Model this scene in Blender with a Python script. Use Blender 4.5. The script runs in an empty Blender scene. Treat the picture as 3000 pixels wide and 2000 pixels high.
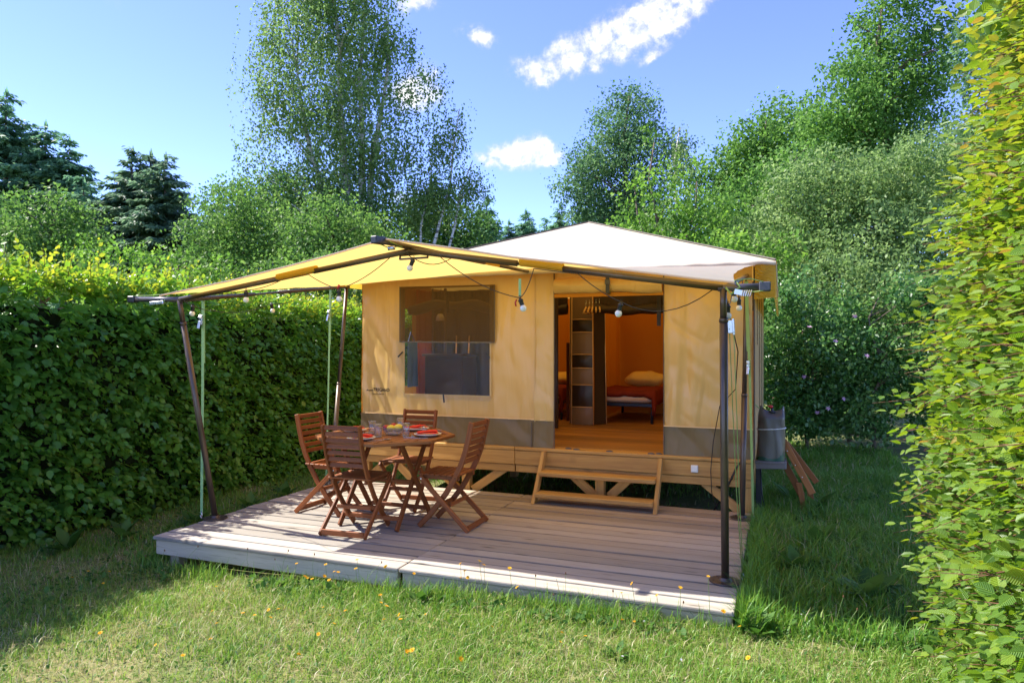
import bpy, bmesh, math, random
import numpy as np
from mathutils import Vector, Matrix, Euler

random.seed(7)
rng = np.random.default_rng(11)
S = bpy.context.scene
COL = S.collection

# ------------------------------------------------------------------ camera
cam_d = bpy.data.cameras.new('camera')
cam_d.sensor_width = 36.0
cam_d.lens = 24.48
cam_d.clip_end = 3000
cam = bpy.data.objects.new('camera', cam_d)
cam.location = (0.246, -6.579, 1.5)
cam.rotation_euler = (math.radians(90) + 0.0049, 0, 0.3688)
COL.objects.link(cam)
S.camera = cam

# ------------------------------------------------------------------ sun, sky, exposure
SUN = Vector((-0.79, -0.09, 1.0)).normalized()
sun_d = bpy.data.lights.new('sun', 'SUN')
sun_d.energy = 2.05
sun_d.angle = math.radians(0.5)
sun_d.color = (1.0, 0.945, 0.86)
sun = bpy.data.objects.new('sun', sun_d)
sun.rotation_euler = (-SUN).to_track_quat('-Z', 'Y').to_euler()
sun.location = (-30, -5, 40)
COL.objects.link(sun)

CLOUDS = [(-0.3368,0.3763,0.0294,0.0162,0.00),(-0.3001,0.3988,0.0196,0.0125,0.00),(-0.2757,0.3981,0.0365,0.0200,0.35),(-0.2345,0.4088,0.0435,0.0205,0.52),(-0.1889,0.4224,0.0477,0.0222,0.52),(-0.1465,0.4331,0.0423,0.0198,0.52),(-0.1140,0.4458,0.0324,0.0194,0.52),(-0.1677,0.3862,0.0166,0.0066,0.44),(-0.3197,0.3633,0.0147,0.0094,0.00),(-0.4933,0.3504,0.0266,0.0237,0.52),(-0.5198,0.3427,0.0240,0.0151,0.17),(-0.3835,0.2627,0.0393,0.0128,0.09),(-0.3467,0.2705,0.0319,0.0173,0.17),(-0.3197,0.2611,0.0294,0.0082,0.00),(-0.3246,0.2816,0.0108,0.0100,0.70),(-0.4178,0.4167,0.0245,0.0107,-0.26),(-0.5247,0.4499,0.0192,0.0118,0.00),(-0.5006,0.4552,0.0242,0.0071,0.00),(-0.5293,0.2054,0.0191,0.0102,0.00)]
# bigger clouds added outside the view to raise the fill light
_r = random.Random(5)
for k in range(34):
    a0 = 0.42 + (k % 17) * 0.305 + _r.uniform(-.12, .12); e0 = _r.uniform(.22, .55) if k < 17 else _r.uniform(.6, 1.25)
    CLOUDS.append((a0 if a0 < math.pi else a0 - 2 * math.pi, e0, _r.uniform(.07, .15), _r.uniform(.03, .07), _r.uniform(-.2, .5)))

world = bpy.data.worlds.new('World')
S.world = world
world.use_nodes = True
wt = world.node_tree
for n in list(wt.nodes): wt.nodes.remove(n)
def wn(t, **k):
    n = wt.nodes.new(t)
    for a, b in k.items(): setattr(n, a, b)
    return n
def wmath(op, a, b=None, c=None):
    n = wn('ShaderNodeMath', operation=op)
    for i, s in enumerate((a, b, c)):
        if s is None: continue
        if isinstance(s, (int, float)): n.inputs[i].default_value = s
        else: wt.links.new(s, n.inputs[i])
    return n.outputs[0]
sky = wn('ShaderNodeTexSky', sky_type='NISHITA')
sky.sun_disc = False
sky.sun_elevation = math.asin(SUN.z)
sky.sun_rotation = math.atan2(SUN.x, SUN.y)
sky.air_density = 0.7; sky.dust_density = 0.0; sky.ozone_density = 5.0; sky.altitude = 1500
geo = wn('ShaderNodeTexCoord')
sep = wn('ShaderNodeSeparateXYZ'); wt.links.new(geo.outputs['Generated'], sep.inputs[0])
az = wmath('ARCTAN2', sep.outputs[0], sep.outputs[1])
el = wmath('ARCSINE', sep.outputs[2])
acc = None
for a0, e0, ra, rb, ph in CLOUDS:
    c, s_ = math.cos(ph), math.sin(ph)
    # u = ((az-a0)c + (el-e0)s)/ra ; v = (-(az-a0)s + (el-e0)c)/rb
    u = wmath('MULTIPLY_ADD', az, c / ra, wmath('MULTIPLY_ADD', el, s_ / ra, -(a0 * c + e0 * s_) / ra))
    v = wmath('MULTIPLY_ADD', az, -s_ / rb, wmath('MULTIPLY_ADD', el, c / rb, (a0 * s_ - e0 * c) / rb))
    q = wmath('MULTIPLY_ADD', u, u, wmath('MULTIPLY', v, v))
    g = wmath('POWER', 2.718, wmath('MULTIPLY', q, -0.85))
    acc = g if acc is None else wmath('ADD', acc, g)
nz = wn('ShaderNodeTexNoise'); nz.inputs['Scale'].default_value = 30; nz.inputs['Detail'].default_value = 8; nz.inputs['Roughness'].default_value = 0.62
nz.inputs['Distortion'].default_value = 0.5
wt.links.new(geo.outputs['Generated'], nz.inputs['Vector'])
nz2 = wn('ShaderNodeTexNoise'); nz2.inputs['Scale'].default_value = 90; nz2.inputs['Detail'].default_value = 7; nz2.inputs['Roughness'].default_value = 0.6
wt.links.new(geo.outputs['Generated'], nz2.inputs['Vector'])
nsum = wmath('MULTIPLY_ADD', wmath('SUBTRACT', nz.outputs['Fac'], 0.5), 2.4, wmath('MULTIPLY', wmath('SUBTRACT', nz2.outputs['Fac'], 0.5), 1.2))
dens = wmath('ADD', wmath('MINIMUM', acc, 1.0), wmath('MULTIPLY', nsum, wmath('MINIMUM', wmath('MULTIPLY', acc, 2.5), 1.0)))
mr = wn('ShaderNodeMapRange', interpolation_type='SMOOTHSTEP')
mr.inputs['From Min'].default_value = 0.10; mr.inputs['From Max'].default_value = 1.35
wt.links.new(dens, mr.inputs['Value'])
hs = wn('ShaderNodeHueSaturation'); hs.inputs['Saturation'].default_value = 1.04; hs.inputs['Hue'].default_value = 0.520
wt.links.new(sky.outputs[0], hs.inputs['Color'])
mixc = wn('ShaderNodeMixRGB'); wt.links.new(mr.outputs[0], mixc.inputs['Fac'])
wt.links.new(hs.outputs[0], mixc.inputs[1])
cv = wmath('MULTIPLY_ADD', nz2.outputs['Fac'], 1.6, wmath('MULTIPLY_ADD', mr.outputs[0], 1.0, 0.75))
cc = wn('ShaderNodeCombineXYZ'); wt.links.new(cv, cc.inputs[0]); wt.links.new(wmath('MULTIPLY', cv, 1.005), cc.inputs[1]); wt.links.new(wmath('MULTIPLY', cv, 1.04), cc.inputs[2])
wt.links.new(cc.outputs[0], mixc.inputs[2])
bg = wn('ShaderNodeBackground'); bg.inputs['Strength'].default_value = 0.102
wt.links.new(mixc.outputs[0], bg.inputs['Color'])
wo = wn('ShaderNodeOutputWorld'); wt.links.new(bg.outputs[0], wo.inputs['Surface'])

S.view_settings.view_transform = 'Standard'
S.view_settings.look = 'None'
S.view_settings.gamma = 1.0
S.view_settings.use_curve_mapping = False
S.view_settings.exposure = 2.35
try:
    S.cycles.max_bounces = 12; S.cycles.transparent_max_bounces = 24
    S.cycles.diffuse_bounces = 8; S.cycles.transmission_bounces = 10; S.cycles.glossy_bounces = 3
    S.cycles.caustics_reflective = False; S.cycles.caustics_refractive = False
    S.cycles.sample_clamp_indirect = 6.0
    S.cycles.use_denoising = True
except Exception:
    pass

# ------------------------------------------------------------------ material helpers
class NT:
    def __init__(s, name):
        s.m = bpy.data.materials.new(name); s.m.use_nodes = True
        s.t = s.m.node_tree
        for n in list(s.t.nodes): s.t.nodes.remove(n)
        s.out = s.n('ShaderNodeOutputMaterial')
    def n(s, t, **k):
        n = s.t.nodes.new(t)
        for a, b in k.items(): setattr(n, a, b)
        return n
    def set(s, sock, v):
        if v is None: return
        if isinstance(v, bpy.types.NodeSocket): s.t.links.new(v, sock)
        elif isinstance(v, (int, float)): sock.default_value = v
        else:
            v = tuple(v)
            sock.default_value = v + (1,) if len(v) == 3 and sock.type == 'RGBA' else v
    def math(s, op, a, b=None, c=None):
        n = s.n('ShaderNodeMath', operation=op)
        for i, x in enumerate((a, b, c)): s.set(n.inputs[i], x)
        return n.outputs[0]
    def vmath(s, op, a, b=None):
        n = s.n('ShaderNodeVectorMath', operation=op)
        s.set(n.inputs[0], a); s.set(n.inputs[1], b)
        return n.outputs[0]
    def mix(s, f, a, b, mode='MIX'):
        n = s.n('ShaderNodeMixRGB', blend_type=mode)
        s.set(n.inputs[0], f); s.set(n.inputs[1], a); s.set(n.inputs[2], b)
        return n.outputs[0]
    def ramp(s, f, stops):
        n = s.n('ShaderNodeValToRGB')
        e = n.color_ramp.elements
        while len(e) < len(stops): e.new(0.5)
        for i, (p, c) in enumerate(stops):
            e[i].position = p; e[i].color = tuple(c) + (1,)
        s.set(n.inputs[0], f)
        return n.outputs[0]
    def noise(s, vec, scale, detail=3, rough=0.5, dist=0.0):
        n = s.n('ShaderNodeTexNoise')
        s.set(n.inputs['Vector'], vec); n.inputs['Scale'].default_value = scale
        n.inputs['Detail'].default_value = detail; n.inputs['Roughness'].default_value = rough
        n.inputs['Distortion'].default_value = dist
        return n.outputs['Fac']
    def mr(s, v, a, b, c=0.0, d=1.0):
        n = s.n('ShaderNodeMapRange'); s.set(n.inputs['Value'], v)
        for k, x in zip(('From Min', 'From Max', 'To Min', 'To Max'), (a, b, c, d)): n.inputs[k].default_value = x
        return n.outputs[0]
    def obj(s): return s.n('ShaderNodeTexCoord').outputs['Object']
    def pos(s): return s.n('ShaderNodeNewGeometry').outputs['Position']
    def attr(s, name): return s.n('ShaderNodeAttribute', attribute_name=name).outputs['Vector']
    def rand(s): return s.n('ShaderNodeObjectInfo').outputs['Random']
    def bump(s, h, st=0.3, d=0.01):
        n = s.n('ShaderNodeBump'); s.set(n.inputs['Height'], h)
        n.inputs['Strength'].default_value = st; n.inputs['Distance'].default_value = d
        return n.outputs[0]
    def bsdf(s, col, rough=0.6, metal=0.0, spec=0.5, normal=None, coat=0.0):
        n = s.n('ShaderNodeBsdfPrincipled')
        s.set(n.inputs['Base Color'], col); s.set(n.inputs['Roughness'], rough)
        n.inputs['Metallic'].default_value = metal; n.inputs['Specular IOR Level'].default_value = spec
        if coat: n.inputs['Coat Weight'].default_value = coat; n.inputs['Coat Roughness'].default_value = 0.25
        if normal is not None: s.set(n.inputs['Normal'], normal)
        return n.outputs[0]
    def done(s, sh):
        s.t.links.new(sh, s.out.inputs['Surface']); return s.m
    def mixs(s, f, a, b):
        n = s.n('ShaderNodeMixShader'); s.set(n.inputs[0], f)
        s.t.links.new(a, n.inputs[1]); s.t.links.new(b, n.inputs[2])
        return n.outputs[0]

def plain(name, col, rough=0.6, metal=0.0, spec=0.5, var=0.12, scale=9.0, bump=0.0):
    t = NT(name)
    f = t.noise(t.obj(), scale, 4, 0.6)
    c = t.mix(t.mr(f, .3, .7), tuple(x * (1 - var) for x in col), tuple(min(1, x * (1 + var)) for x in col))
    nm = t.bump(t.noise(t.obj(), scale * 8, 3), bump, 0.004) if bump else None
    r = t.mr(f, .3, .7, max(0, rough - .07), min(1, rough + .07))
    return t.done(t.bsdf(c, r, metal, spec, nm))

def wood(name, dark, light, grey=None, rough=0.6, across=26.0, spec=0.4, knots=True, wear_and_glow=None, bumpst=0.35, varb=.3):
    """grain runs along the piece: attribute g = (metres along, across, through)"""
    t = NT(name)
    g = t.attr('g')
    off = t.n('ShaderNodeCombineXYZ'); r = t.rand()
    t.set(off.inputs[0], t.math('MULTIPLY', r, 37.0)); t.set(off.inputs[1], t.math('MULTIPLY', r, 91.0)); t.set(off.inputs[2], t.math('MULTIPLY', r, 53.0))
    v = t.vmath('ADD', g, off.outputs[0])
    v1 = t.vmath('MULTIPLY', v, (1.3, across, across))
    n1 = t.noise(v1, 1.0, 6, 0.62, 0.6)
    v2 = t.vmath('MULTIPLY', v, (4.0, across * 5, across * 5))
    n2 = t.noise(v2, 1.0, 3, 0.6)
    f = t.math('MULTIPLY_ADD', n2, 0.35, t.math('MULTIPLY', n1, 0.75))
    c = t.mix(t.mr(f, .35, .75), dark, light)
    if grey is not None:
        gn = t.noise(t.vmath('MULTIPLY', v, (.8, 6, 6)), 1.0, 4, 0.6)
        c = t.mix(t.mr(gn, .3, .72, 0.35, 1.0), c, grey)
        c = t.mix(t.mr(n2, .55, .78, 0, .6), c, tuple(x * .45 for x in dark))
    if knots:
        vk = t.n('ShaderNodeTexVoronoi'); vk.inputs['Scale'].default_value = 1.0
        t.set(vk.inputs['Vector'], t.vmath('MULTIPLY', v, (2.1, 9.0, 2.0)))
        k = t.mr(vk.outputs['Distance'], .03, .16, .75, 0.0)
        c = t.mix(k, c, tuple(x * .32 for x in dark))
    if wear_and_glow is not None:
        c = wear_and_glow(t, c)
    br = t.mr(r, 0, 1, 1 - varb, 1 + varb)
    hsv = t.n('ShaderNodeHueSaturation'); t.set(hsv.inputs['Value'], br); t.set(hsv.inputs['Color'], c)
    h = t.math('MULTIPLY_ADD', n2, .6, n1)
    return t.done(t.bsdf(hsv.outputs[0], t.mr(n1, .3, .7, rough - .08, rough + .1), 0, spec, t.bump(h, bumpst, 0.004)))

def leafmat(name, stops, tstops, rough=0.42, tfac=0.42, spec=0.35, veins=False, patch=0.0):
    """attribute lv = (across, along, random) per leaf"""
    t = NT(name)
    lv = t.n('ShaderNodeSeparateXYZ'); t.set(lv.inputs[0], t.attr('lv'))
    rnd = lv.outputs[2]
    if patch:
        pn = t.noise(t.pos(), .9, 3, 0.55)
        rnd = t.math('ADD', rnd, t.mr(pn, .3, .7, -patch, patch))
    col = t.ramp(rnd, stops); tc = t.ramp(rnd, tstops)
    nm = None
    if veins:
        w = t.math('SINE', t.math('MULTIPLY', t.math('SUBTRACT', lv.outputs[1], t.math('MULTIPLY', t.math('ABSOLUTE', lv.outputs[0]), .9)), 58.0))
        mid = t.mr(t.math('ABSOLUTE', lv.outputs[0]), 0.0, .035, 1.0, 0.0)
        nm = t.bump(t.math('SUBTRACT', w, mid), 0.5, 0.004)
        vf = t.math('MAXIMUM', t.mr(w, .55, 1.0, 0, .12), t.math('MULTIPLY', mid, .3))
        col = t.mix(vf, col, tuple(min(1, x * 1.9 + .03) for x in stops[len(stops) // 2][1]))
    d = t.bsdf(col, rough, 0, spec, nm)
    tr = t.n('ShaderNodeBsdfTranslucent'); t.set(tr.inputs['Color'], tc)
    if nm is not None: t.set(tr.inputs['Normal'], nm)
    return t.done(t.mixs(tfac, d, tr.outputs[0]))

def fabric(name, outc, inc, trc, tf, rough=0.55, spec=0.4, weave=True, streak=0.0, coat=0.0):
    t = NT(name)
    bf = t.n('ShaderNodeNewGeometry').outputs['Backfacing']
    p = t.obj()
    n1 = t.noise(p, 2.2, 4, .55)
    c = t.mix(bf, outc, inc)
    c = t.mix(t.mr(n1, .35, .7, 0, .05), c, tuple(x * .72 for x in outc))
    h = t.noise(p, 3.2, 1.5, .5)
    if weave and not streak: h = t.math('MULTIPLY_ADD', t.noise(p, 420, 1), .05, h)
    if streak:
        s2 = t.noise(t.vmath('MULTIPLY', p, (7, 7, 1.1)), 1.0, 1.6, .5, 1.0)
        h = t.math('MULTIPLY_ADD', s2, streak, h)
    nm = t.bump(h, .26 if streak else .35, .05 if streak else .03)
    d = t.bsdf(c, rough, 0, spec, nm, coat)
    tr = t.n('ShaderNodeBsdfTranslucent'); t.set(tr.inputs['Color'], trc); t.set(tr.inputs['Normal'], nm)
    return t.done(t.mixs(tf, d, tr.outputs[0]))

def clearfilm(name, gl=0.10, tint=(.95, .96, .97), rough=.12, bump=.5, haze=0.04, scale=14):
    t = NT(name)
    p = t.obj()
    h = t.noise(t.vmath('MULTIPLY', p, (1.6, 1.6, 1.0)), scale, 5, .62, 1.5)
    nm = t.bump(h, bump, .03)
    tr = t.n('ShaderNodeBsdfTransparent'); t.set(tr.inputs['Color'], tint)
    g = t.n('ShaderNodeBsdfGlossy'); g.inputs['Roughness'].default_value = rough; t.set(g.inputs['Normal'], nm)
    df = t.n('ShaderNodeBsdfDiffuse'); t.set(df.inputs['Color'], (.8, .8, .8)); t.set(df.inputs['Normal'], nm)
    lw = t.n('ShaderNodeLayerWeight'); lw.inputs['Blend'].default_value = .35; t.set(lw.inputs['Normal'], nm)
    a = t.mixs(t.math('MULTIPLY_ADD', lw.outputs['Fresnel'], .3, gl), tr.outputs[0], g.outputs[0])
    return t.done(t.mixs(haze, a, df.outputs[0]))

# ------------------------------------------------------------------ mesh helpers
class MB:
    def __init__(s): s.v = []; s.f = []; s.g = []; s.m = []; s.mi = 0
    def add(s, vs, fs, gs=None):
        b = len(s.v)
        s.v += [tuple(map(float, p)) for p in vs]
        s.g += [tuple(map(float, p)) for p in gs] if gs is not None else [tuple(map(float, p)) for p in vs]
        for f in fs: s.f.append(tuple(i + b for i in f)); s.m.append(s.mi)
        return s
    def box(s, c, d, axis=None):
        c = Vector(c); d = Vector(d)
        if axis is None: axis = max(range(3), key=lambda i: d[i])
        o = [axis, (axis + 1) % 3, (axis + 2) % 3]
        vs, gs = [], []
        for i in (-1, 1):
            for j in (-1, 1):
                for k in (-1, 1):
                    q = Vector((i * d.x / 2, j * d.y / 2, k * d.z / 2))
                    vs.append(c + q); gs.append((q[o[0]] + c[o[0]], q[o[1]], q[o[2]]))
        return s.add(vs, [(0, 1, 3, 2), (4, 6, 7, 5), (0, 4, 5, 1), (2, 3, 7, 6), (0, 2, 6, 4), (1, 5, 7, 3)], gs)
    def bar(s, p, q, w, h, up=(0, 0, 1)):
        p = Vector(p); q = Vector(q); t = (q - p).normalized()
        a = t.cross(Vector(up))
        if a.length < 1e-4: a = t.cross(Vector((0, 1, 0)))
        a.normalize(); b = a.cross(t).normalized(); L = (q - p).length
        vs, gs = [], []
        for l, base in ((0, p), (L, q)):
            for i in (-1, 1):
                for j in (-1, 1):
                    vs.append(base + a * (i * w / 2) + b * (j * h / 2)); gs.append((l, i * w / 2, j * h / 2))
        return s.add(vs, [(0, 1, 3, 2), (4, 6, 7, 5), (0, 4, 5, 1), (2, 3, 7, 6), (0, 2, 6, 4), (1, 5, 7, 3)], gs)
    def ribbon(s, pts, side, w, h):
        """rectangle section swept along pts; w in the plane, h along side"""
        pts = [Vector(p) for p in pts]; sd = Vector(side).normalized(); vs, gs = [], []; L = 0
        for i, p in enumerate(pts):
            t = (pts[min(i + 1, len(pts) - 1)] - pts[max(i - 1, 0)]).normalized()
            n = sd.cross(t).normalized()
            if i: L += (p - pts[i - 1]).length
            for a, b in ((-1, -1), (-1, 1), (1, 1), (1, -1)):
                vs.append(p + n * (a * w / 2) + sd * (b * h / 2)); gs.append((L, a * w / 2, b * h / 2))
        fs = []
        for i in range(len(pts) - 1):
            for k in range(4):
                fs.append((4 * i + k, 4 * i + (k + 1) % 4, 4 * i + 4 + (k + 1) % 4, 4 * i + 4 + k))
        fs += [(3, 2, 1, 0), tuple(4 * (len(pts) - 1) + k for k in range(4))]
        return s.add(vs, fs, gs)
    def tube(s, pts, r, n=8, caps=True):
        pts = [Vector(p) for p in pts]; R_ = r if isinstance(r, (list, tuple)) else [r] * len(pts)
        vs, gs = [], []; L = 0; ref = None
        for i, p in enumerate(pts):
            t = (pts[min(i + 1, len(pts) - 1)] - pts[max(i - 1, 0)])
            t = t.normalized() if t.length > 1e-9 else Vector((0, 0, 1))
            if ref is None:
                ref = t.cross(Vector((0, 0, 1)) if abs(t.z) < .9 else Vector((1, 0, 0))).normalized()
            ref = (ref - t * ref.dot(t)).normalized(); b = t.cross(ref)
            if i: L += (p - pts[i - 1]).length
            for k in range(n):
                a = 2 * math.pi * k / n
                vs.append(p + (ref * math.cos(a) + b * math.sin(a)) * R_[i]); gs.append((L, R_[i] * math.cos(a), R_[i] * math.sin(a)))
        fs = []
        for i in range(len(pts) - 1):
            for k in range(n):
                fs.append((n * i + k, n * i + (k + 1) % n, n * i + n + (k + 1) % n, n * i + n + k))
        if caps: fs += [tuple(reversed(range(n))), tuple(range(n * (len(pts) - 1), n * len(pts)))]
        return s.add(vs, fs, gs)
    def lathe(s, prof, c=(0, 0, 0), n=20, sx=1, sy=1, axis=None):
        c = Vector(c); vs = []; fs = []
        rot = Vector((0, 0, 1)).rotation_difference(Vector(axis).normalized()) if axis is not None else None
        for r, z in prof:
            for k in range(n):
                a = 2 * math.pi * k / n
                q = Vector((r * math.cos(a) * sx, r * math.sin(a) * sy, z))
                vs.append(c + (rot @ q if rot else q))
        for i in range(len(prof) - 1):
            for k in range(n):
                fs.append((n * i + k, n * i + (k + 1) % n, n * i + n + (k + 1) % n, n * i + n + k))
        if prof[0][0] > 1e-5: fs.append(tuple(reversed(range(n))))
        if prof[-1][0] > 1e-5: fs.append(tuple(range(n * (len(prof) - 1), n * len(prof))))
        return s.add(vs, fs)
    def sphere(s, c, r, n=16, m=10, sz=(1, 1, 1)):
        prof = [(max(1e-6, math.sin(math.pi * i / m)) * r, -math.cos(math.pi * i / m) * r * sz[2]) for i in range(m + 1)]
        return s.lathe(prof, c, n, sz[0], sz[1])
    def grid(s, fn, nu, nv, skip=None):
        vs = [fn(i / nu, j / nv) for j in range(nv + 1) for i in range(nu + 1)]
        fs = []
        for j in range(nv):
            for i in range(nu):
                if skip and skip((i + .5) / nu, (j + .5) / nv): continue
                a = j * (nu + 1) + i
                fs.append((a, a + 1, a + nu + 2, a + nu + 1))
        return s.add(vs, fs)
    def prism(s, poly, z0, z1, gx=0):
        n = len(poly); vs = [(x, y, z0) for x, y in poly] + [(x, y, z1) for x, y in poly]
        fs = [tuple(reversed(range(n))), tuple(range(n, 2 * n))] + [(i, (i + 1) % n, n + (i + 1) % n, n + i) for i in range(n)]
        return s.add(vs, fs)

def mesh_from(mb, name, mats, smooth=False, off=None):
    me = bpy.data.meshes.new(name)
    vs = mb.v
    if off is not None: vs = [(x - off[0], y - off[1], z - off[2]) for x, y, z in vs]
    me.from_pydata(vs, [], mb.f)
    at = me.attributes.new('g', 'FLOAT_VECTOR', 'POINT')
    at.data.foreach_set('vector', np.array(mb.g, np.float32).ravel())
    for m in (mats if isinstance(mats, (list, tuple)) else [mats]): me.materials.append(m)
    if max(mb.m, default=0): me.polygons.foreach_set('material_index', mb.m)
    bm = bmesh.new(); bm.from_mesh(me); bmesh.ops.recalc_face_normals(bm, faces=bm.faces) if smooth is not None else None
    bm.to_mesh(me); bm.free()
    if smooth: me.polygons.foreach_set('use_smooth', [True] * len(me.polygons))
    return me

def root_loc(o):
    l = Vector((0, 0, 0))
    while o is not None: l = l + o.location; o = o.parent
    return l
def part(name, mb, mats, parent=None, smooth=False, local=False, bevel=0.0, keepn=False, **props):
    """one mesh object; vertices are world coordinates unless local"""
    off = None
    if parent is not None and not local: off = root_loc(parent)
    me = mesh_from(mb, name, mats, None if keepn else smooth, off)
    if keepn and smooth: me.polygons.foreach_set('use_smooth', [True] * len(me.polygons))
    o = bpy.data.objects.new(name, me); COL.objects.link(o)
    if parent is not None: o.parent = parent
    if bevel:
        b = o.modifiers.new('bevel', 'BEVEL'); b.width = bevel; b.segments = 1; b.limit_method = 'ANGLE'; b.angle_limit = math.radians(40)
    for k, v in props.items(): o[k] = v
    return o
def tag(o, label, cat, group=None, kind=None):
    o['label'] = label; o['category'] = cat
    if group: o['group'] = group
    if kind: o['kind'] = kind
    return o
def thing(name, label, cat, loc=(0, 0, 0), rz=0.0, group=None):
    o = bpy.data.objects.new(name, None); COL.objects.link(o)
    o.location = loc; o.rotation_euler = (0, 0, rz); o.empty_display_size = .1
    return tag(o, label, cat, group)
def dup(root, loc, rz, label):
    r = root.copy(); COL.objects.link(r); r.location = loc; r.rotation_euler = (0, 0, rz); r['label'] = label
    for ch in list(root.children):
        c = ch.copy(); COL.objects.link(c); c.parent = r
        for g in ch.children:
            d = g.copy(); COL.objects.link(d); d.parent = c
    return r

def vnoise(x, y, seed=0):
    """smooth value noise on numpy arrays"""
    x = np.asarray(x, float); y = np.asarray(y, float)
    xi = np.floor(x).astype(np.int64); yi = np.floor(y).astype(np.int64); fx = x - xi; fy = y - yi
    fx = fx * fx * (3 - 2 * fx); fy = fy * fy * (3 - 2 * fy)
    def h(a, b):
        n = (a * 374761393 + b * 668265263 + seed * 974634777) & 0xffffffff
        n = ((n ^ (n >> 13)) * 1274126177) & 0xffffffff
        return ((n ^ (n >> 16)) & 0xffff) / 65535.0
    return (h(xi, yi) * (1 - fx) + h(xi + 1, yi) * fx) * (1 - fy) + (h(xi, yi + 1) * (1 - fx) + h(xi + 1, yi + 1) * fx) * fy
def fbm(x, y, seed=0, o=3):
    a = 0; s = 0; w = 1
    for k in range(o):
        a = a + vnoise(x * 2 ** k, y * 2 ** k, seed + k) * w; s += w; w *= .5
    return a / s

def ground_z(x, y):
    b = np.interp(np.asarray(x, float), [-4.4, -3.2, -2.2, -1.3, 0, 2], [-.25, -.22, -.165, -.11, -.09, -.11])
    return b + (fbm(np.asarray(x) * .7 + 9, np.asarray(y) * .7 + 3, 3) - .5) * .05

# ------------------------------------------------------------------ materials
def deck_wear_and_glow(t, c):
    # browner near the tent: less weathered wood plus warm reflected light painted in
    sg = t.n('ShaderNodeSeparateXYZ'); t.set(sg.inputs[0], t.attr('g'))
    ed = t.mr(t.math('ABSOLUTE', sg.outputs[1]), .055, .0675, 0, .6)  # dark board edges: dirt plus the shade of the gaps painted in
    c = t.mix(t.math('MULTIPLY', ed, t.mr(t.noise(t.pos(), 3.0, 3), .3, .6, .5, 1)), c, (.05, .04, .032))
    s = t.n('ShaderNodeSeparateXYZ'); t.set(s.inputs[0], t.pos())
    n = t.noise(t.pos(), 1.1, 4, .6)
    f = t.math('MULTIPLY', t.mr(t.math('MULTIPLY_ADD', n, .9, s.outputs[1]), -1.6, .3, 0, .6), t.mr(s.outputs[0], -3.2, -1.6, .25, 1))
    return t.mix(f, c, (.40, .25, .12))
M = {}
M['deck'] = wood('weathered_deck_wood', (.21, .17, .125), (.47, .43, .355), grey=(.425, .395, .345), rough=.8, across=24, spec=.2, wear_and_glow=deck_wear_and_glow, bumpst=.7, varb=.22)
M['fascia'] = wood('weathered_fascia_wood', (.26, .20, .14), (.62, .51, .37), grey=(.56, .47, .355), rough=.85, across=22, spec=.15, bumpst=.7, varb=.12)
M['beam'] = wood('honey_beam_wood', (.36, .17, .045), (.62, .36, .105), rough=.6, across=16, bumpst=.25, varb=.08)
M['floor'] = wood('varnished_floor_wood', (.20, .085, .02), (.46, .22, .06), rough=.42, across=16, spec=.5, bumpst=.1, knots=False, varb=.3)
M['teak'] = wood('red_brown_hardwood', (.14, .038, .010), (.34, .106, .027), rough=.5, across=60, spec=.28, knots=False, bumpst=.12, varb=.18)
M['tabletop'] = wood('oiled_table_wood', (.17, .058, .018), (.36, .14, .043), rough=.45, across=60, spec=.4, knots=False, bumpst=.1, varb=.15)
M['rack'] = wood('rack_wood', (.22, .075, .02), (.38, .15, .045), rough=.55, across=40, knots=False, bumpst=.1)
M['bedwood'] = wood('dark_red_wood', (.09, .025, .012), (.17, .05, .022), rough=.5, across=40, knots=False, bumpst=.1)
M['wall'] = fabric('ochre_tent_canvas', (.70, .475, .175), (.55, .25, .05), (.62, .26, .03), .13, rough=.30, spec=.6, streak=1.3)
M['flap'] = fabric('olive_ochre_canvas', (.66, .455, .155), (.55, .25, .05), (.62, .26, .03), .13, rough=.28, spec=.6, streak=1.4)
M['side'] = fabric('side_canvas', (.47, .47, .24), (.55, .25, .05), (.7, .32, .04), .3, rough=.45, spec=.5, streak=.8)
M['skirt'] = fabric('taupe_pvc', (.20, .145, .068), (.12, .09, .06), (.10, .06, .03), .06, rough=.40, spec=.35, streak=1.0)
M['roof'] = fabric('cream_roof_canvas', (.66, .60, .455), (.66, .42, .10), (.84, .46, .07), .28, rough=.6, spec=.25)
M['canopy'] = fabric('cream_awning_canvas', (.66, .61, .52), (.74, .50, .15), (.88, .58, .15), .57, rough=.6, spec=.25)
M['valance'] = fabric('ochre_valance', (.62, .44, .06), (.62, .40, .05), (.80, .52, .05), .5, rough=.55, spec=.3)
M['partition'] = fabric('orange_inner_canvas', (.64, .27, .03), (.64, .27, .03), (.66, .25, .02), .3, rough=.7, spec=.2)
M['redcloth'] = fabric('rust_curtain', (.50, .13, .03), (.50, .13, .03), (.55, .12, .02), .3, rough=.7, spec=.2)
M['brown'] = fabric('brown_pvc', (.040, .026, .02), (.04, .026, .02), (.06, .03, .01), .04, rough=.36, spec=.5, streak=.6)
M['brownlt'] = fabric('brown_pocket', (.24, .165, .10), (.24, .165, .10), (.06, .03, .01), .03, rough=.42, spec=.5, streak=.5)
M['piping'] = plain('tan_piping', (.78, .52, .25), .6)
M['seam'] = plain('dark_seam', (.11, .085, .06), .7)
M['mesh'] = None
t = NT('window_mesh_screen')
tr = t.n('ShaderNodeBsdfTransparent'); tr.inputs['Color'].default_value = (1, 1, 1, 1)
M['mesh'] = t.done(t.mixs(.78, tr.outputs[0], t.bsdf((.085, .050, .022), .6, 0, .2, t.bump(t.noise(t.obj(), 5, 3), .3, .03))))
M['film'] = clearfilm('clear_window_film', gl=.04, haze=.012)
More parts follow.
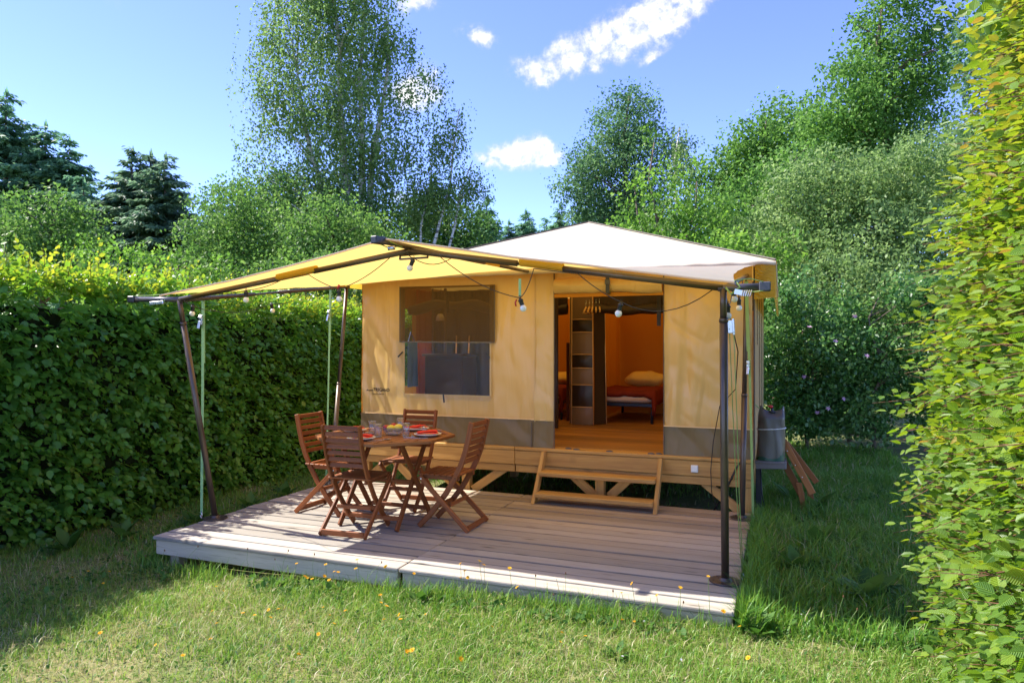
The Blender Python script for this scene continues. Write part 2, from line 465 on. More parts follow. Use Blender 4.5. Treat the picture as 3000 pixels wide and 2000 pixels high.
M['glass'] = clearfilm('drinking_glass', gl=.08, tint=(.97, .98, .98), rough=.04, bump=.05, haze=.03, scale=20)
M['bowl'] = clearfilm('pressed_glass', gl=.22, tint=(.9, .9, .88), rough=.12, bump=.8, haze=.22, scale=40)
M['pole'] = plain('bronze_metal', (.115, .085, .068), .36, .55, .5, .15, 6)
M['bar'] = plain('grey_bar', (.12, .105, .11), .35, .5)
M['sleeve'] = plain('yellow_sleeve', (.62, .40, .03), .6)
M['black'] = plain('black_plastic', (.025, .025, .03), .4)
M['darkgrey'] = plain('dark_grey', (.07, .07, .085), .4)
M['steel'] = plain('zinc_steel', (.62, .63, .66), .28, .9, .5, .1)
M['strap'] = plain('pale_green_strap', (.30, .50, .22), .65, 0, .3, .08, 30)
M['cord'] = plain('green_cord', (.28, .42, .12), .6)
M['bulb'] = plain('frosted_bulb', (.86, .84, .78), .25, 0, .5, .03)
M['cable'] = plain('black_cable', (.03, .022, .018), .5)
M['red'] = plain('red_plastic', (.55, .03, .03), .4)
M['white'] = plain('white_plastic', (.80, .80, .78), .45, 0, .5, .04)
M['plate'] = plain('white_plate', (.80, .80, .82), .2, 0, .5, .03)
M['napkin'] = plain('red_napkin', (.78, .055, .035), .75, 0, .2, .08, 20, .3)
M['apple'] = plain('red_fruit', (.36, .018, .02), .3, 0, .5, .4, 14)
M['lemon'] = plain('yellow_fruit', (.80, .60, .05), .35, 0, .5, .12, 14, .2)
M['tank'] = fabric('grey_pvc_bag', (.105, .095, .082), (.10, .09, .08), (.05, .05, .04), .02, rough=.28, spec=.6)
M['tankgreen'] = plain('dark_green_print', (.015, .085, .055), .3)
M['tray'] = plain('grey_tray', (.17, .15, .145), .5)
M['bedframe'] = plain('dark_blue_metal', (.02, .03, .06), .35, .4)
M['duvet'] = plain('dark_red_duvet', (.20, .028, .014), .85, 0, .15, .2, 7, .5)
M['sheet'] = plain('cream_sheet', (.74, .60, .48), .85, 0, .15, .06, 5, .4)
M['pillow'] = plain('yellow_pillow', (.80, .56, .16), .85, 0, .15, .06, 5, .4)
M['blue'] = plain('blue_storage_cloth', (.10, .23, .50), .6)
M['cabinet'] = plain('dark_brown_cabinet', (.045, .03, .024), .8, 0, .15)
M['bark'] = plain('brown_bark', (.15, .115, .085), .9, 0, .2, .35, 6, .8)
M['twig'] = plain('red_brown_twig', (.16, .075, .04), .7, 0, .3, .25, 20)
M['lightblock'] = plain('dark_blocking_sheet', (.022, .032, .012), .9, 0, .1, .5, 12, .8)
t = NT('birch_bark')
p_ = t.obj()
bn = t.noise(t.vmath('MULTIPLY', p_, (4, 4, 14)), 1.0, 4, .65)
M['birchbark'] = t.done(t.bsdf(t.mix(t.mr(bn, .5, .62), (.62, .59, .54), (.07, .06, .055)), .75, 0, .25, t.bump(bn, .4, .02)))
t = NT('soil_and_thatch')
p_ = t.pos()
n1 = t.noise(p_, 1.6, 5, .6); n2 = t.noise(p_, 26, 4, .65)
M['ground'] = t.done(t.bsdf(t.mix(t.mr(n2, .3, .7), t.mix(t.mr(n1, .35, .62), (.12, .17, .045), (.36, .29, .15)), (.10, .15, .04)), .95, 0, .1, t.bump(n2, .8, .03)))

G = lambda *c: c
M['grassleaf'] = leafmat('grass_blades',
    [(0, (.065, .20, .022)), (.42, (.13, .31, .036)), (.74, (.27, .40, .065)), (.86, (.46, .43, .20)), (1, (.62, .55, .33))],
    [(0, (.10, .24, .02)), (.42, (.22, .42, .04)), (.74, (.36, .50, .08)), (.86, (.42, .38, .15)), (1, (.5, .40, .20))], rough=.42, tfac=.42, spec=.4)
M['weed'] = leafmat('broad_weed_leaves',
    [(0, (.03, .085, .015)), (.5, (.06, .15, .025)), (1, (.11, .22, .05))], [(0, (.07, .2, .02)), (1, (.2, .38, .06))], rough=.6, tfac=.35, spec=.2)
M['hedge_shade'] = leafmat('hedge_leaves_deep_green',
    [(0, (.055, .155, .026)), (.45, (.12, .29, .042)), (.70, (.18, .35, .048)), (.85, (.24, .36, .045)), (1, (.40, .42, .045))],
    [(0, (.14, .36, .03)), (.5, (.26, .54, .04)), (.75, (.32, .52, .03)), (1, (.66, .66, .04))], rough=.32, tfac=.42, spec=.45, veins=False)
M['hedge_sun'] = leafmat('hornbeam_leaves_fresh_green',
    [(0, (.05, .13, .018)), (.4, (.13, .25, .036)), (.68, (.22, .34, .040)), (.94, (.27, .36, .038)), (1, (.40, .26, .05))],
    [(0, (.12, .30, .01)), (.4, (.30, .52, .02)), (.68, (.50, .64, .03)), (.86, (.62, .60, .04)), (1, (.60, .36, .05))], rough=.36, tfac=.42, spec=.45, veins=True)
def tm(name, a, b, c, k=1.0, tf=.38, rough=.5, spec=.22, patch=.2):
    return leafmat(name, [(0, a), (.5, b), (1, c)], [(0, tuple(min(1, x * 2.0 * k) for x in a)), (.5, tuple(min(1, x * 2.1 * k) for x in b)), (1, tuple(min(1, x * 2.1 * k) for x in c))], rough, tf, spec, False, patch)
M['l_birch'] = tm('birch_leaves', (.07, .135, .034), (.13, .215, .055), (.20, .30, .09))
M['l_willow'] = tm('willow_leaves', (.085, .15, .040), (.155, .245, .070), (.27, .36, .13), rough=.45)
M['l_bush'] = tm('bush_leaves', (.05, .115, .022), (.10, .20, .035), (.18, .29, .06))
M['l_lime'] = tm('lime_leaves', (.06, .13, .015), (.12, .25, .03), (.22, .36, .05))
M['l_oak'] = tm('oak_leaves', (.055, .135, .022), (.11, .225, .038), (.18, .32, .065))
M['l_poplar'] = tm('poplar_leaves', (.045, .11, .042), (.095, .19, .070), (.16, .27, .10))
M['l_dark'] = tm('dark_leaves', (.035, .09, .022), (.075, .165, .038), (.13, .24, .055))
M['l_bramble'] = tm('bramble_leaves', (.032, .10, .024), (.085, .20, .045), (.19, .31, .09), rough=.36, spec=.5)
M['l_spruce'] = tm('spruce_needles', (.065, .15, .08), (.12, .24, .125), (.21, .35, .17), tf=.4, rough=.5, spec=.3)
M['l_spruce2'] = tm('dark_spruce_needles', (.050, .105, .06), (.10, .175, .095), (.17, .26, .13), tf=.4, rough=.5, spec=.3)
M['petal'] = leafmat('yellow_petals', [(0, (.82, .42, .012)), (1, (.90, .58, .02))], [(0, (.8, .42, .01)), (1, (.9, .6, .02))], .6, .3)
M['petalw'] = leafmat('white_petals', [(0, (.8, .78, .76)), (1, (.85, .83, .84))], [(0, (.7, .7, .7)), (1, (.8, .8, .8))], .6, .3)
M['petalp'] = leafmat('pink_petals', [(0, (.55, .30, .48)), (1, (.75, .55, .68))], [(0, (.5, .3, .4)), (1, (.7, .5, .6))], .6, .3)
M['stem'] = plain('green_stem', (.12, .20, .05), .6)

# ------------------------------------------------------------------ ground
gx = np.concatenate([np.linspace(-400, -9, 14), np.linspace(-8, 5, 66), np.linspace(6, 400, 14)])
gy = np.concatenate([np.linspace(-400, -8, 12), np.linspace(-7, 9, 76), np.linspace(10, 500, 16)])
GX, GY = np.meshgrid(gx, gy)
GZ = ground_z(GX, GY)
mb = MB()
nx, ny = len(gx), len(gy)
mb.add(np.stack([GX.ravel(), GY.ravel(), GZ.ravel()], 1), [(j * nx + i, j * nx + i + 1, (j + 1) * nx + i + 1, (j + 1) * nx + i) for j in range(ny - 1) for i in range(nx - 1)])
part('ground', mb, M['ground'], smooth=True, kind='structure')

# ------------------------------------------------------------------ deck
deck = thing('wooden_deck', 'low weathered wooden terrace of grey boards in front of the tent', 'deck', (-2.19, -1.24, -.1))
DW, DD = 4.376, 2.479
pw = DD / 17
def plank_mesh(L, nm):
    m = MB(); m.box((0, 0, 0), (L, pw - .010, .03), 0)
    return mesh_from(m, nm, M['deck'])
XS = -2.16
ml = plank_mesh(XS + DW - .003, 'plank'); mr_ = plank_mesh(-XS - .003, 'plank')
for k in range(17):
    y = -DD + pw * (k + .5)
    for me, x0, x1 in ((ml, -DW, XS - .003), (mr_, XS + .003, 0)):
        o = bpy.data.objects.new('plank', me); COL.objects.link(o); o.parent = deck
        o.location = Vector(((x0 + x1) / 2 + random.uniform(-.006, .006), y, -.015 + random.uniform(-.004, .003))) - deck.location
        o.rotation_euler = (random.uniform(-.022, .022), random.uniform(-.0006, .0006), random.uniform(-.0006, .0006))
        b = o.modifiers.new('bevel', 'BEVEL'); b.width = .009; b.segments = 2
m = MB(); m.box(((-DW + XS) / 2 - .002, -DD + .045, -.092), (DW + XS - .03, .045, .112), 0); part('fascia_board', m, M['fascia'], deck, bevel=.006)
m = MB(); m.box((XS / 2 + .002, -DD + .047, -.092), (-XS - .03, .045, .112), 0); part('fascia_board', m, M['fascia'], deck, bevel=.006)
m = MB(); m.box((-DW + .05, -DD / 2 + .03, -.092), (.045, DD - .1, .112), 1); part('side_board', m, M['fascia'], deck, bevel=.006)
m = MB(); m.box((-.05, -DD / 2 + .03, -.092), (.045, DD - .1, .112), 1); part('side_board', m, M['fascia'], deck, bevel=.006)
m = MB(); m.box((-DW / 2, -.05, -.092), (DW - .2, .045, .112), 0); part('back_board', m, M['fascia'], deck)
for x, y in ((-DW + .13, -DD + .14), (XS, -DD + .16), (-.14, -DD + .16), (-DW + .13, -.16), (XS, -.16), (-.14, -.16)):
    m = MB(); m.box((x, y, -.29), (.09, .09, .34), 2); part('support_post', m, M['fascia'], deck, bevel=.004)

# ------------------------------------------------------------------ tent platform
TX0, TX1, TY1 = -4.10, 0.0, 4.3
plat = thing('tent_platform', 'raised honey-brown timber platform carrying the tent, on posts with diagonal braces', 'platform', (-2.05, 2.1, -.1))
def tbox(n, c, d, mat='beam', ax=None, bev=.006):
    mm = MB(); mm.box(c, d, ax); return part(n, mm, M[mat], plat, bevel=bev)
SPL = -2.27
tbox('ledge_board', ((TX0 + SPL) / 2, .075, .455), (SPL - TX0 - .004, .16, .032), ax=0)
tbox('ledge_board', (SPL / 2, .075, .455), (-SPL - .004, .16, .032), ax=0)
tbox('front_beam', ((TX0 + SPL) / 2, .028, .365), (SPL - TX0 - .004, .05, .142), ax=0)
tbox('front_beam', (SPL / 2, .028, .365), (-SPL - .004, .05, .142), ax=0)
tbox('lower_beam', ((TX0 + SPL) / 2, .045, .253), (SPL - TX0 - .01, .05, .076), ax=0)
tbox('lower_beam', (SPL / 2, .045, .253), (-SPL - .01, .05, .076), ax=0)
for x in (TX0 + .025, -.025):
    tbox('side_beam', (x, TY1 / 2 + .03, .345), (.05, TY1 - .08, .19), ax=1)
tbox('back_beam', (-2.05, TY1 - .03, .345), (4.0, .05, .19), ax=0)
for y in (.07, 1.45, 2.9, 4.2):
    for x in (TX0 + .05, -2.83, -1.40, -.045):
        tbox('post', (x, y + .005, .06), (.088, .088, .36), ax=2)
for a, b in (((-1.68, .215), (-1.46, .03)), ((-1.12, .215), (-1.31, .03)), ((-.42, .235), (-.09, -.02)), ((-2.40, .24), (-2.76, -.01)), ((-3.78, .24), (-4.06, .0)), ((-3.25, .24), (-2.92, -.02)), ((-3.70, .24), (-3.42, .0))):
    mm = MB(); mm.bar((a[0], .075, a[1]), (b[0], .075, b[1]), .045, .085, up=(0, 1, 0)); 
    mm = MB(); mm.ribbon([(a[0], .075, a[1]), (b[0], .075, b[1])], (0, 1, 0), .085, .042); part('brace', mm, M['beam'], plat, bevel=.004)
nb = 34
mm = MB(); mm.box((0, 0, 0), (4.02, .1235, .022), 0); fme = mesh_from(mm, 'floor_board', M['floor'])
for k in range(nb):
    o = bpy.data.objects.new('floor_board', fme); COL.objects.link(o); o.parent = plat
    o.location = Vector((-2.05 + random.uniform(-.004, .004), .16 + .0625 + k * .1252, .461 + random.uniform(-.0012, .0012))) - plat.location
    b = o.modifiers.new('bevel', 'BEVEL'); b.width = .002; b.segments = 1
m = MB(); m.box((-.498, -.006, .364), (.064, .018, .066)); ob = part('outlet_box', m, M['white'], plat, bevel=.004)
m = MB(); m.box((-.498, -.018, .366), (.052, .008, .052)); part('outlet_lid', m, M['white'], ob, bevel=.003)
for x, y in ((-1.72, .06), (-1.63, .03), (-1.30, .03), (-.90, .03), (-.83, .05)):
    m = MB(); m.lathe([(.03, 0), (.028, .006), (.012, .012), (.0, .013)], (x, y, .472), 10, 1.2, .7); part('floor_clip', m, M['darkgrey'], plat)

# ------------------------------------------------------------------ steps
st = thing('wooden_steps', 'two-tread honey wood steps leading from the deck up to the tent door', 'steps', (-1.37, -.18, 0))
for x in (-1.945, -.80):
    m = MB(); m.ribbon([(x, -.338, -.004), (x, -.018, .46)], (1, 0, 0), .105, .036)
    # cut level at floor
    for i, v in enumerate(m.v):
        if v[2] < .06 : m.v[i] = (v[0], v[1], 0.0)
        if v[2] > .40 : m.v[i] = (v[0], v[1], min(v[2], .45))
    part('stringer', m, M['beam'], st, bevel=.004)
for y, z in ((-.175, .262), (-.295, .082)):
    m = MB(); m.box((-1.372, y, z), (1.108, .17, .04), 0); part('tread', m, M['beam'], st, bevel=.006)

# ------------------------------------------------------------------ tent
tent = thing('canvas_tent', 'ochre canvas bungalow tent with cream pyramid roof standing on the timber platform', 'tent', (-2.05, 2.1, .47))
def wallfn(x0, x1, z0, z1, y, seed, amp=.008, diag=0.0, fold=0.0):
    def f(u, v):
        x = x0 + (x1 - x0) * u; z = z0 + (z1 - z0) * v
        a = (fbm(x * 2.4 + seed, z * 1.1, seed, 3) - .5) * amp * 2.2
        d = (x * .8 + z) * 3.2
        a += (abs(fbm(d + seed, (x - z) * .9, seed + 5, 3) - .5) * -2 + .4) * amp * diag
        if fold: a += math.sin((x * 17 + float(fbm(x * 2.2, z * .7, seed + 3, 2)) * 17)) * fold * (.35 + .65 * (1 - v))
        return (x, y + float(a), z)
    return f
WX = (-3.565, -2.545, .965, 2.105)          # window opening
ZS, ZT = .742, 2.25
# front wall with the window opening cut out (grid lines fall on the opening)
xs = sorted(set(np.round(np.concatenate([np.linspace(TX0, WX[0], 22), np.linspace(WX[0], WX[1], 30), np.linspace(WX[1], -2.06, 18)]), 5)))
zs = sorted(set(np.round(np.concatenate([np.linspace(ZS, WX[2], 10), np.linspace(WX[2], WX[3], 34), np.linspace(WX[3], ZT, 6)]), 5)))
def wy(x, z):
    left = np.clip((-3.3 - x) / .8, 0, 1)
    a = (fbm(x * 2.2 + 3, z * 1.1, 4, 3) - .5) * .026
    d = x * 2.4 + z * 1.25          # leaning folds at the left corner
    a += (np.abs(fbm(d * 2.2, (z - x) * .7, 9, 3) - .5) * -2 + .35) * (.010 + .062 * left * np.clip((2.0 - z) / .8, 0, 1))
    a += (fbm(x * 9, z * 7, 21, 2) - .5) * .012 * left + np.sin(x * 15 + fbm(x * 2, z * .7, 27, 2) * 15) * .004
    return .04 + a
mb = MB(); nx_, nz_ = len(xs), len(zs)
XX, ZZ = np.meshgrid(xs, zs); YY = wy(XX, ZZ)
fs = []
for j in range(nz_ - 1):
    for i in range(nx_ - 1):
        cx_, cz_ = (xs[i] + xs[i + 1]) / 2, (zs[j] + zs[j + 1]) / 2
        if WX[0] < cx_ < WX[1] and WX[2] < cz_ < WX[3]: continue
        a = j * nx_ + i; fs.append((a, a + 1, a + nx_ + 1, a + nx_))
mb.add(np.stack([XX.ravel(), YY.ravel(), ZZ.ravel()], 1), fs)
wl = part('wall_panel', mb, M['wall'], tent, True, keepn=True)
mb = MB(); mb.grid(wallfn(-2.068, -1.862, ZS, ZT, .028, 31, .016, 1.0, .008), 24, 80); part('door_flap', mb, M['flap'], tent, True, keepn=True)
mb = MB(); mb.grid(wallfn(-.778, .006, ZS, ZT, .036, 44, .022, 1.2, .011), 80, 80); wr = part('wall_panel', mb, M['wall'], tent, True, keepn=True)
# skirt
mb = MB(); mb.grid(wallfn(TX0 - .004, -2.055, .472, .75, .030, 12, .022, 1.5, .006), 150, 14); part('skirt', mb, M['skirt'], tent, True, keepn=True)
mb = MB(); mb.grid(wallfn(-2.075, -1.866, .472, .745, .020, 17, .018, 1.2, .006), 24, 14); part('skirt', mb, M['skirt'], tent, True, keepn=True)
mb = MB(); mb.grid(wallfn(-.785, .010, .470, .738, .026, 19, .022, 1.4, .006), 80, 14); part('skirt', mb, M['skirt'], tent, True, keepn=True)
# seams and zips
mb = MB(); mb.box((-2.058, .018, 1.48), (.006, .006, 1.5), 2); part('seam', mb, M['flap'], tent)
mb = MB(); mb.box((-2.09, .012, .60), (.014, .006, .25), 2); part('zip', mb, M['seam'], tent)
mb = MB(); mb.box((-1.857, .024, 1.34), (.008, .012, 1.74), 2); part('zip', mb, M['seam'], tent)
mb = MB(); mb.box((-.781, .030, 1.34), (.008, .012, 1.74), 2); part('zip', mb, M['seam'], tent)
mb = MB(); mb.box((-3.0, .022, .752), (2.1, .008, .010), 0); part('hem', mb, M['piping'], tent)
mb = MB(); mb.box((-.385, .022, .742), (.79, .008, .010), 0); part('hem', mb, M['piping'], tent)
# above the door
mb = MB(); mb.grid(wallfn(-1.864, -.776, 2.10, ZT, .045, 52, .004), 30, 5); part('door_header', mb, M['wall'], tent, True, keepn=True)
# rolled up door
def roll(u, v):
    x = -1.85 + 1.06 * u; a = 2 * math.pi * v
    r = .062 + .006 * math.sin(u * 9) + .004 * math.sin(a * 3 + u * 14)
    sag = -.018 * math.sin(math.pi * u) - (.016 if .4 < u < .6 else 0)
    return (x, .02 - r * math.cos(a) * .75, 2.062 + sag * 0 + r * math.sin(a) * 1.15 + .02 * (1 - u))
mb = MB(); mb.grid(roll, 40, 14); rl = part('rolled_door', mb, M['wall'], tent, True)
mb = MB(); mb.box((-1.30, -.045, 2.075), (.036, .008, .16), 2); mb.box((-1.30, -.0, 1.995), (.036, .09, .008), 1); part('roll_strap', mb, M['black'], rl)
mb = MB(); mb.box((-1.30, -.053, 2.10), (.05, .014, .05)); part('strap_buckle', mb, M['darkgrey'], rl, bevel=.004)
mb = MB(); mb.box((-1.318, .018, 1.985), (1.07, .010, .035), 0); part('door_header', mb, M['partition'], tent)
# window
win = part('window', MB().add([(WX[0] - .035, .014, 1.535), (WX[1] + .052, .014, 1.528), (WX[1] + .052, .016, 2.118), (WX[0] - .035, .016, 2.128)], [(0, 1, 2, 3)]), M['mesh'], tent, keepn=True)
mb = MB(); mb.bar((WX[0] - .035, .010, 1.532), (WX[1] + .052, .010, 1.525), .004, .012); mb.bar((WX[0] - .036, .010, 1.53), (WX[0] - .036, .010, 2.128), .012, .004)
mb.bar((WX[1] + .052, .010, 1.53), (WX[1] + .052, .010, 2.118), .012, .004); part('screen_border', mb, M['seam'], win)
def film(u, v):
    x = WX[0] - .075 + (WX[1] - WX[0] + .09) * u; z = .935 - .015 * u + (1.545 - .935) * v
    return (x, .004 - .012 * float(fbm(x * 5, z * 3, 61, 3)) - (.012 * math.sin(u * 3.1) * (1 - v)), z)
mb = MB(); mb.grid(film, 46, 26); part('clear_flap', mb, M['film'], win, True)
mb = MB()
for x, z, dx in ((WX[0] - .015, 1.40, .03), (WX[1] - .01, 1.395, -.02), (-3.06, .945, .006)):
    mb.bar((x - dx, -.014, z + (-.03 if abs(dx) > .01 else .045)), (x + dx, -.016, z + (.025 if abs(dx) > .01 else -.05)), .016, .006, up=(0, 1, 0))
part('toggle', mb, M['black'], win)
mb = MB()
for a, b in (((WX[0], WX[2]), (WX[1], WX[2])), ((WX[0], WX[2]), (WX[0], WX[3])), ((WX[1], WX[2]), (WX[1], WX[3]))):
    mb.bar((a[0], .033, a[1]), (b[0], .033, b[1]), .022, .006, up=(0, 1, 0))
part('window_frame', mb, M['wall'], win)
# rolled blind seen behind the screen
def blind(u, v):
    x = WX[0] + .02 + (WX[1] - WX[0] - .04) * u; a = 2 * math.pi * v; k = abs(u - .5) * 2
    return (x, .13 + .045 * math.cos(a), 1.93 - .055 * k * k + (.05 + .012 * math.sin(9 * u)) * math.sin(a) - .01 * math.sin(14 * u))
mb = MB(); mb.grid(blind, 36, 12); part('rolled_blind', mb, M['brownlt'], win, True)
mb = MB(); mb.bar((-3.06, .07, 2.06), (-3.055, .075, 1.84), .03, .008, up=(0, 1, 0)); part('blind_strap', mb, M['black'], win)

# lettering on the left panel
def text(body, size, x, z, y, mat, parent, sx=1.0, bold=0.0, shear=0.0):
    cu = bpy.data.curves.new('lettering', 'FONT'); cu.body = body; cu.size = size; cu.offset = bold; cu.extrude = .0006; cu.shear = shear
    cu.resolution_u = 2
    to = bpy.data.objects.new('tmp', cu); COL.objects.link(to)
    dg = bpy.context.evaluated_depsgraph_get(); me = bpy.data.meshes.new_from_object(to.evaluated_get(dg))
    bpy.data.objects.remove(to); bpy.data.curves.remove(cu)
    me.name = 'lettering'; me.materials.clear(); me.materials.append(mat)
    co = np.zeros(len(me.vertices) * 3, np.float32); me.vertices.foreach_get('co', co); co = co.reshape(-1, 3)
    P = np.stack([x + co[:, 0] * sx, np.zeros(len(co)), z + co[:, 1]], 1)
    P[:, 1] = (wy(P[:, 0], P[:, 2]) - .004 - co[:, 2]) if y is None else y - co[:, 2]
    P -= np.array(root_loc(parent))
    me.vertices.foreach_set('co', P.astype(np.float32).ravel())
    o = bpy.data.objects.new('lettering', me); COL.objects.link(o); o.parent = parent
    return o
INK = plain('black_print', (.03, .025, .02), .6)
text('TRIGANO', .052, -3.958, .990, None, INK, wl, .92, .0012)
text('Bungalow', .022, -4.050, .992, None, INK, wl, .95, .0004, .3)
text('www.trigano-hpa.com', .022, -3.990, .955, None, INK, wl, .86, .0)

# side and back walls
def sidewall(x, seed, flip):
    def f(u, v):
        y = (.045 + (TY1 - .045) * u) if not flip else (TY1 - (TY1 - .045) * u); z = .472 + (2.25 - .472) * v
        return (x + (float(fbm(y * 2, z, seed, 3)) - .5) * .02, y, z)
    return f
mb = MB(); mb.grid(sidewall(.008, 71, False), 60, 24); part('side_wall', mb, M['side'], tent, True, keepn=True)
lw = lambda u, v: (.175 < 1 - u < .27 and .28 < v < .84)
mb = MB(); mb.grid(sidewall(TX0 - .004, 72, True), 60, 24, lw); part('side_wall', mb, M['wall'], tent, True, keepn=True)
mb = MB(); mb.grid(lambda u, v: (TX1 + (TX0 - TX1) * u, TY1 + .01 * math.sin(u * 30), .472 + 1.778 * v), 40, 10); part('back_wall', mb, M['wall'], tent, True, keepn=True)
# vertical trims on the right side wall
mb = MB(); mb.tube([(.02, .03, .47), (.022, .03, 2.2)], .008, 6); part('corner_piping', mb, M['seam'], tent)
mb = MB()
for y_, z0_ in ((.9, 1.5), (1.6, .6), (2.5, .6)): mb.box((.022, y_, (z0_ + 2.1) / 2), (.006, .05, 2.1 - z0_), 2)
part('window_strap', mb, M['skirt'], tent)
# roof
AP = Vector((-2.06, 2.1, 3.07)); EX0, EX1, EY0, EY1, EZ = -4.32, .205, -.15, 4.36, 2.225
cs = [Vector((EX0, EY0, EZ)), Vector((EX1, EY0, EZ)), Vector((EX1, EY1, EZ)), Vector((EX0, EY1, EZ))]
mb = MB()
for k in range(4):
    a, b = cs[k], cs[(k + 1) % 4]
    def f(u, v, a=a, b=b):
        p = (a.lerp(b, u)).lerp(AP, v)
        w = math.sin(math.pi * u) * math.sin(math.pi * min(1, v * 1.05))
        p = p + Vector((0, 0, -.022 * w + .006 * (float(fbm(p.x * 2, p.y * 2, 81, 2)) - .5) * min(1, v * 6) * (1 - v)))
        return tuple(p)
    mb.grid(f, 30, 22)
roof = part('roof', mb, M['roof'], tent, True, keepn=True)
mb = MB()
for c in cs: mb.tube([c + Vector((0, 0, .012)), c.lerp(AP, .5) + Vector((0, 0, .010)), AP + Vector((0, 0, .008))], .009, 6)
part('hip_seam', mb, M['seam'], roof)
def hem(u, v):
    x = EX0 + (EX1 - EX0) * u; a = 2 * math.pi * v
    dz = .006 * math.sin(x * 23) * (1 if x > -.6 else .3) + .01 * (float(fbm(x * 6, 0, 91, 2)) - .5)
    return (x, EY0 + .008 + .018 * math.cos(a), EZ - .012 + dz + .022 * math.sin(a))
mb = MB(); mb.grid(hem, 120, 8); part('eave_hem', mb, M['roof'], roof, True)
mb = MB(); mb.grid(lambda u, v: (EX1 - .008 + .016 * math.cos(6.283 * v), EY0 + (EY1 - EY0) * u, EZ - .012 + .020 * math.sin(6.283 * v)), 60, 8); part('eave_hem', mb, M['roof'], roof, True)
# valance at the right front corner and along the right side
def val(u, v):
    x = .03 + .17 * u; w = .012 * (1 - u) * math.sin(v * 75 + 4 * math.sin(u * 7 + v * 9))
    return (x + .006 * math.sin(v * 4), EY0 + .025 - w - .012 * u * math.sin(v * 3), EZ - .02 - .295 * v - .012 * (1 - u) * v)
mb = MB(); mb.grid(val, 26, 60); part('valance', mb, M['valance'], roof, True)
mb = MB(); mb.grid(lambda u, v: (EX1 - .004 + .012 * v * math.sin(u * 60), EY0 + .02 + (EY1 - EY0 - .02) * u, EZ - .02 - .29 * v), 110, 8); part('valance', mb, M['valance'], roof, True)
mb = MB(); mb.grid(lambda u, v: (EX0 + .004 + .012 * v * math.sin(u * 60), EY0 + .02 + (EY1 - EY0 - .02) * u, EZ - .02 - .06 * v), 60, 3); part('valance', mb, M['valance'], roof, True)

# inside: partitions
mb = MB(); mb.grid(lambda u, v: (-2.2 + 2.16 * u, 3.98 + .03 * math.sin(u * 16 + v * 2) * (1 - .5 * v) - .4 * max(0, u - .75), .48 + 1.75 * v), 60, 20); part('inner_wall', mb, M['partition'], tent, True)
mb = MB(); mb.grid(lambda u, v: (-4.06 + 1.86 * u, 3.99 + .02 * math.sin(u * 20), .48 + 1.75 * v), 40, 10); part('inner_wall', mb, M['partition'], tent, True)
mb = MB(); mb.grid(lambda u, v: (-2.06 + .015 * math.sin(u * 25), 2.2 + 1.78 * u, .5 + 1.75 * v), 40, 10); part('inner_wall', mb, M['partition'], tent, True)
def croll(x0, x1):
    def f(u, v):
        x = x0 + (x1 - x0) * u; a = 2 * math.pi * v
        r = .055 + .012 * math.sin(x * 6 + a) + .008 * math.sin(a * 2 + x * 17)
        return (x, 1.98 + r * math.cos(a), 1.955 - .02 * math.sin(math.pi * u) + 1.1 * r * math.sin(a))
    return f
mb = MB(); mb.grid(croll(-1.95, -.02), 50, 14); mb.grid(lambda u, v: (-1.95 + 1.93 * u, 1.99 + .01 * math.sin(u * 40), 1.98 + .26 * v), 50, 5); part('rolled_partition', mb, M['brown'], tent, True)
mb = MB(); mb.grid(croll(-2.95, -2.30), 24, 14); mb.grid(lambda u, v: (-2.95 + .65 * u, 1.99, 1.98 + .26 * v), 14, 5); part('rolled_partition', mb, M['brown'], tent, True)
mb = MB(); mb.box((-1.13, 1.905, 1.96), (.05, .01, .25), 2); mb.box((-1.13, 1.90, 1.80), (.045, .01, .14), 2); part('partition_strap', mb, M['black'], tent)
mb = MB(); mb.grid(lambda u, v: (-4.07 + 1.77 * u, 1.56 + .035 * math.sin(u * 40), .48 + 1.72 * v), 80, 10); part('curtain', mb, M['brown'], tent, True)
mb = MB(); mb.grid(lambda u, v: (-4.06 + .03 * math.sin(u * 14), 1.20 + .36 * u, .48 + 1.72 * v), 20, 10); part('curtain', mb, M['redcloth'], tent, True)
mb = MB(); mb.tube([(-3.64, 1.50, 1.62), (-3.65, 1.49, 1.10), (-3.61, 1.49, 1.0), (-3.52, 1.49, .99), (-3.48, 1.49, 1.06), (-3.46, 1.50, 1.62)], .009, 6); part('tie_cord', mb, M['piping'], tent, True)
mb = MB(); mb.tube([(-3.93, 1.40, .48), (-3.93, 1.40, 2.22)], .012, 8); part('tent_pole', mb, M['pole'], tent, True)
mb = MB(); mb.tube([(-3.76, 1.42, .48), (-3.76, 1.42, 2.22)], .02, 8); part('tent_pole', mb, M['pole'], tent, True)
mb = MB(); mb.tube([(TX0 + .02, .4, 2.2), (-2.06, 2.1, 2.99), (TX1 - .02, 3.8, 2.2)], .015, 6); part('tent_pole', mb, M['pole'], tent, True)

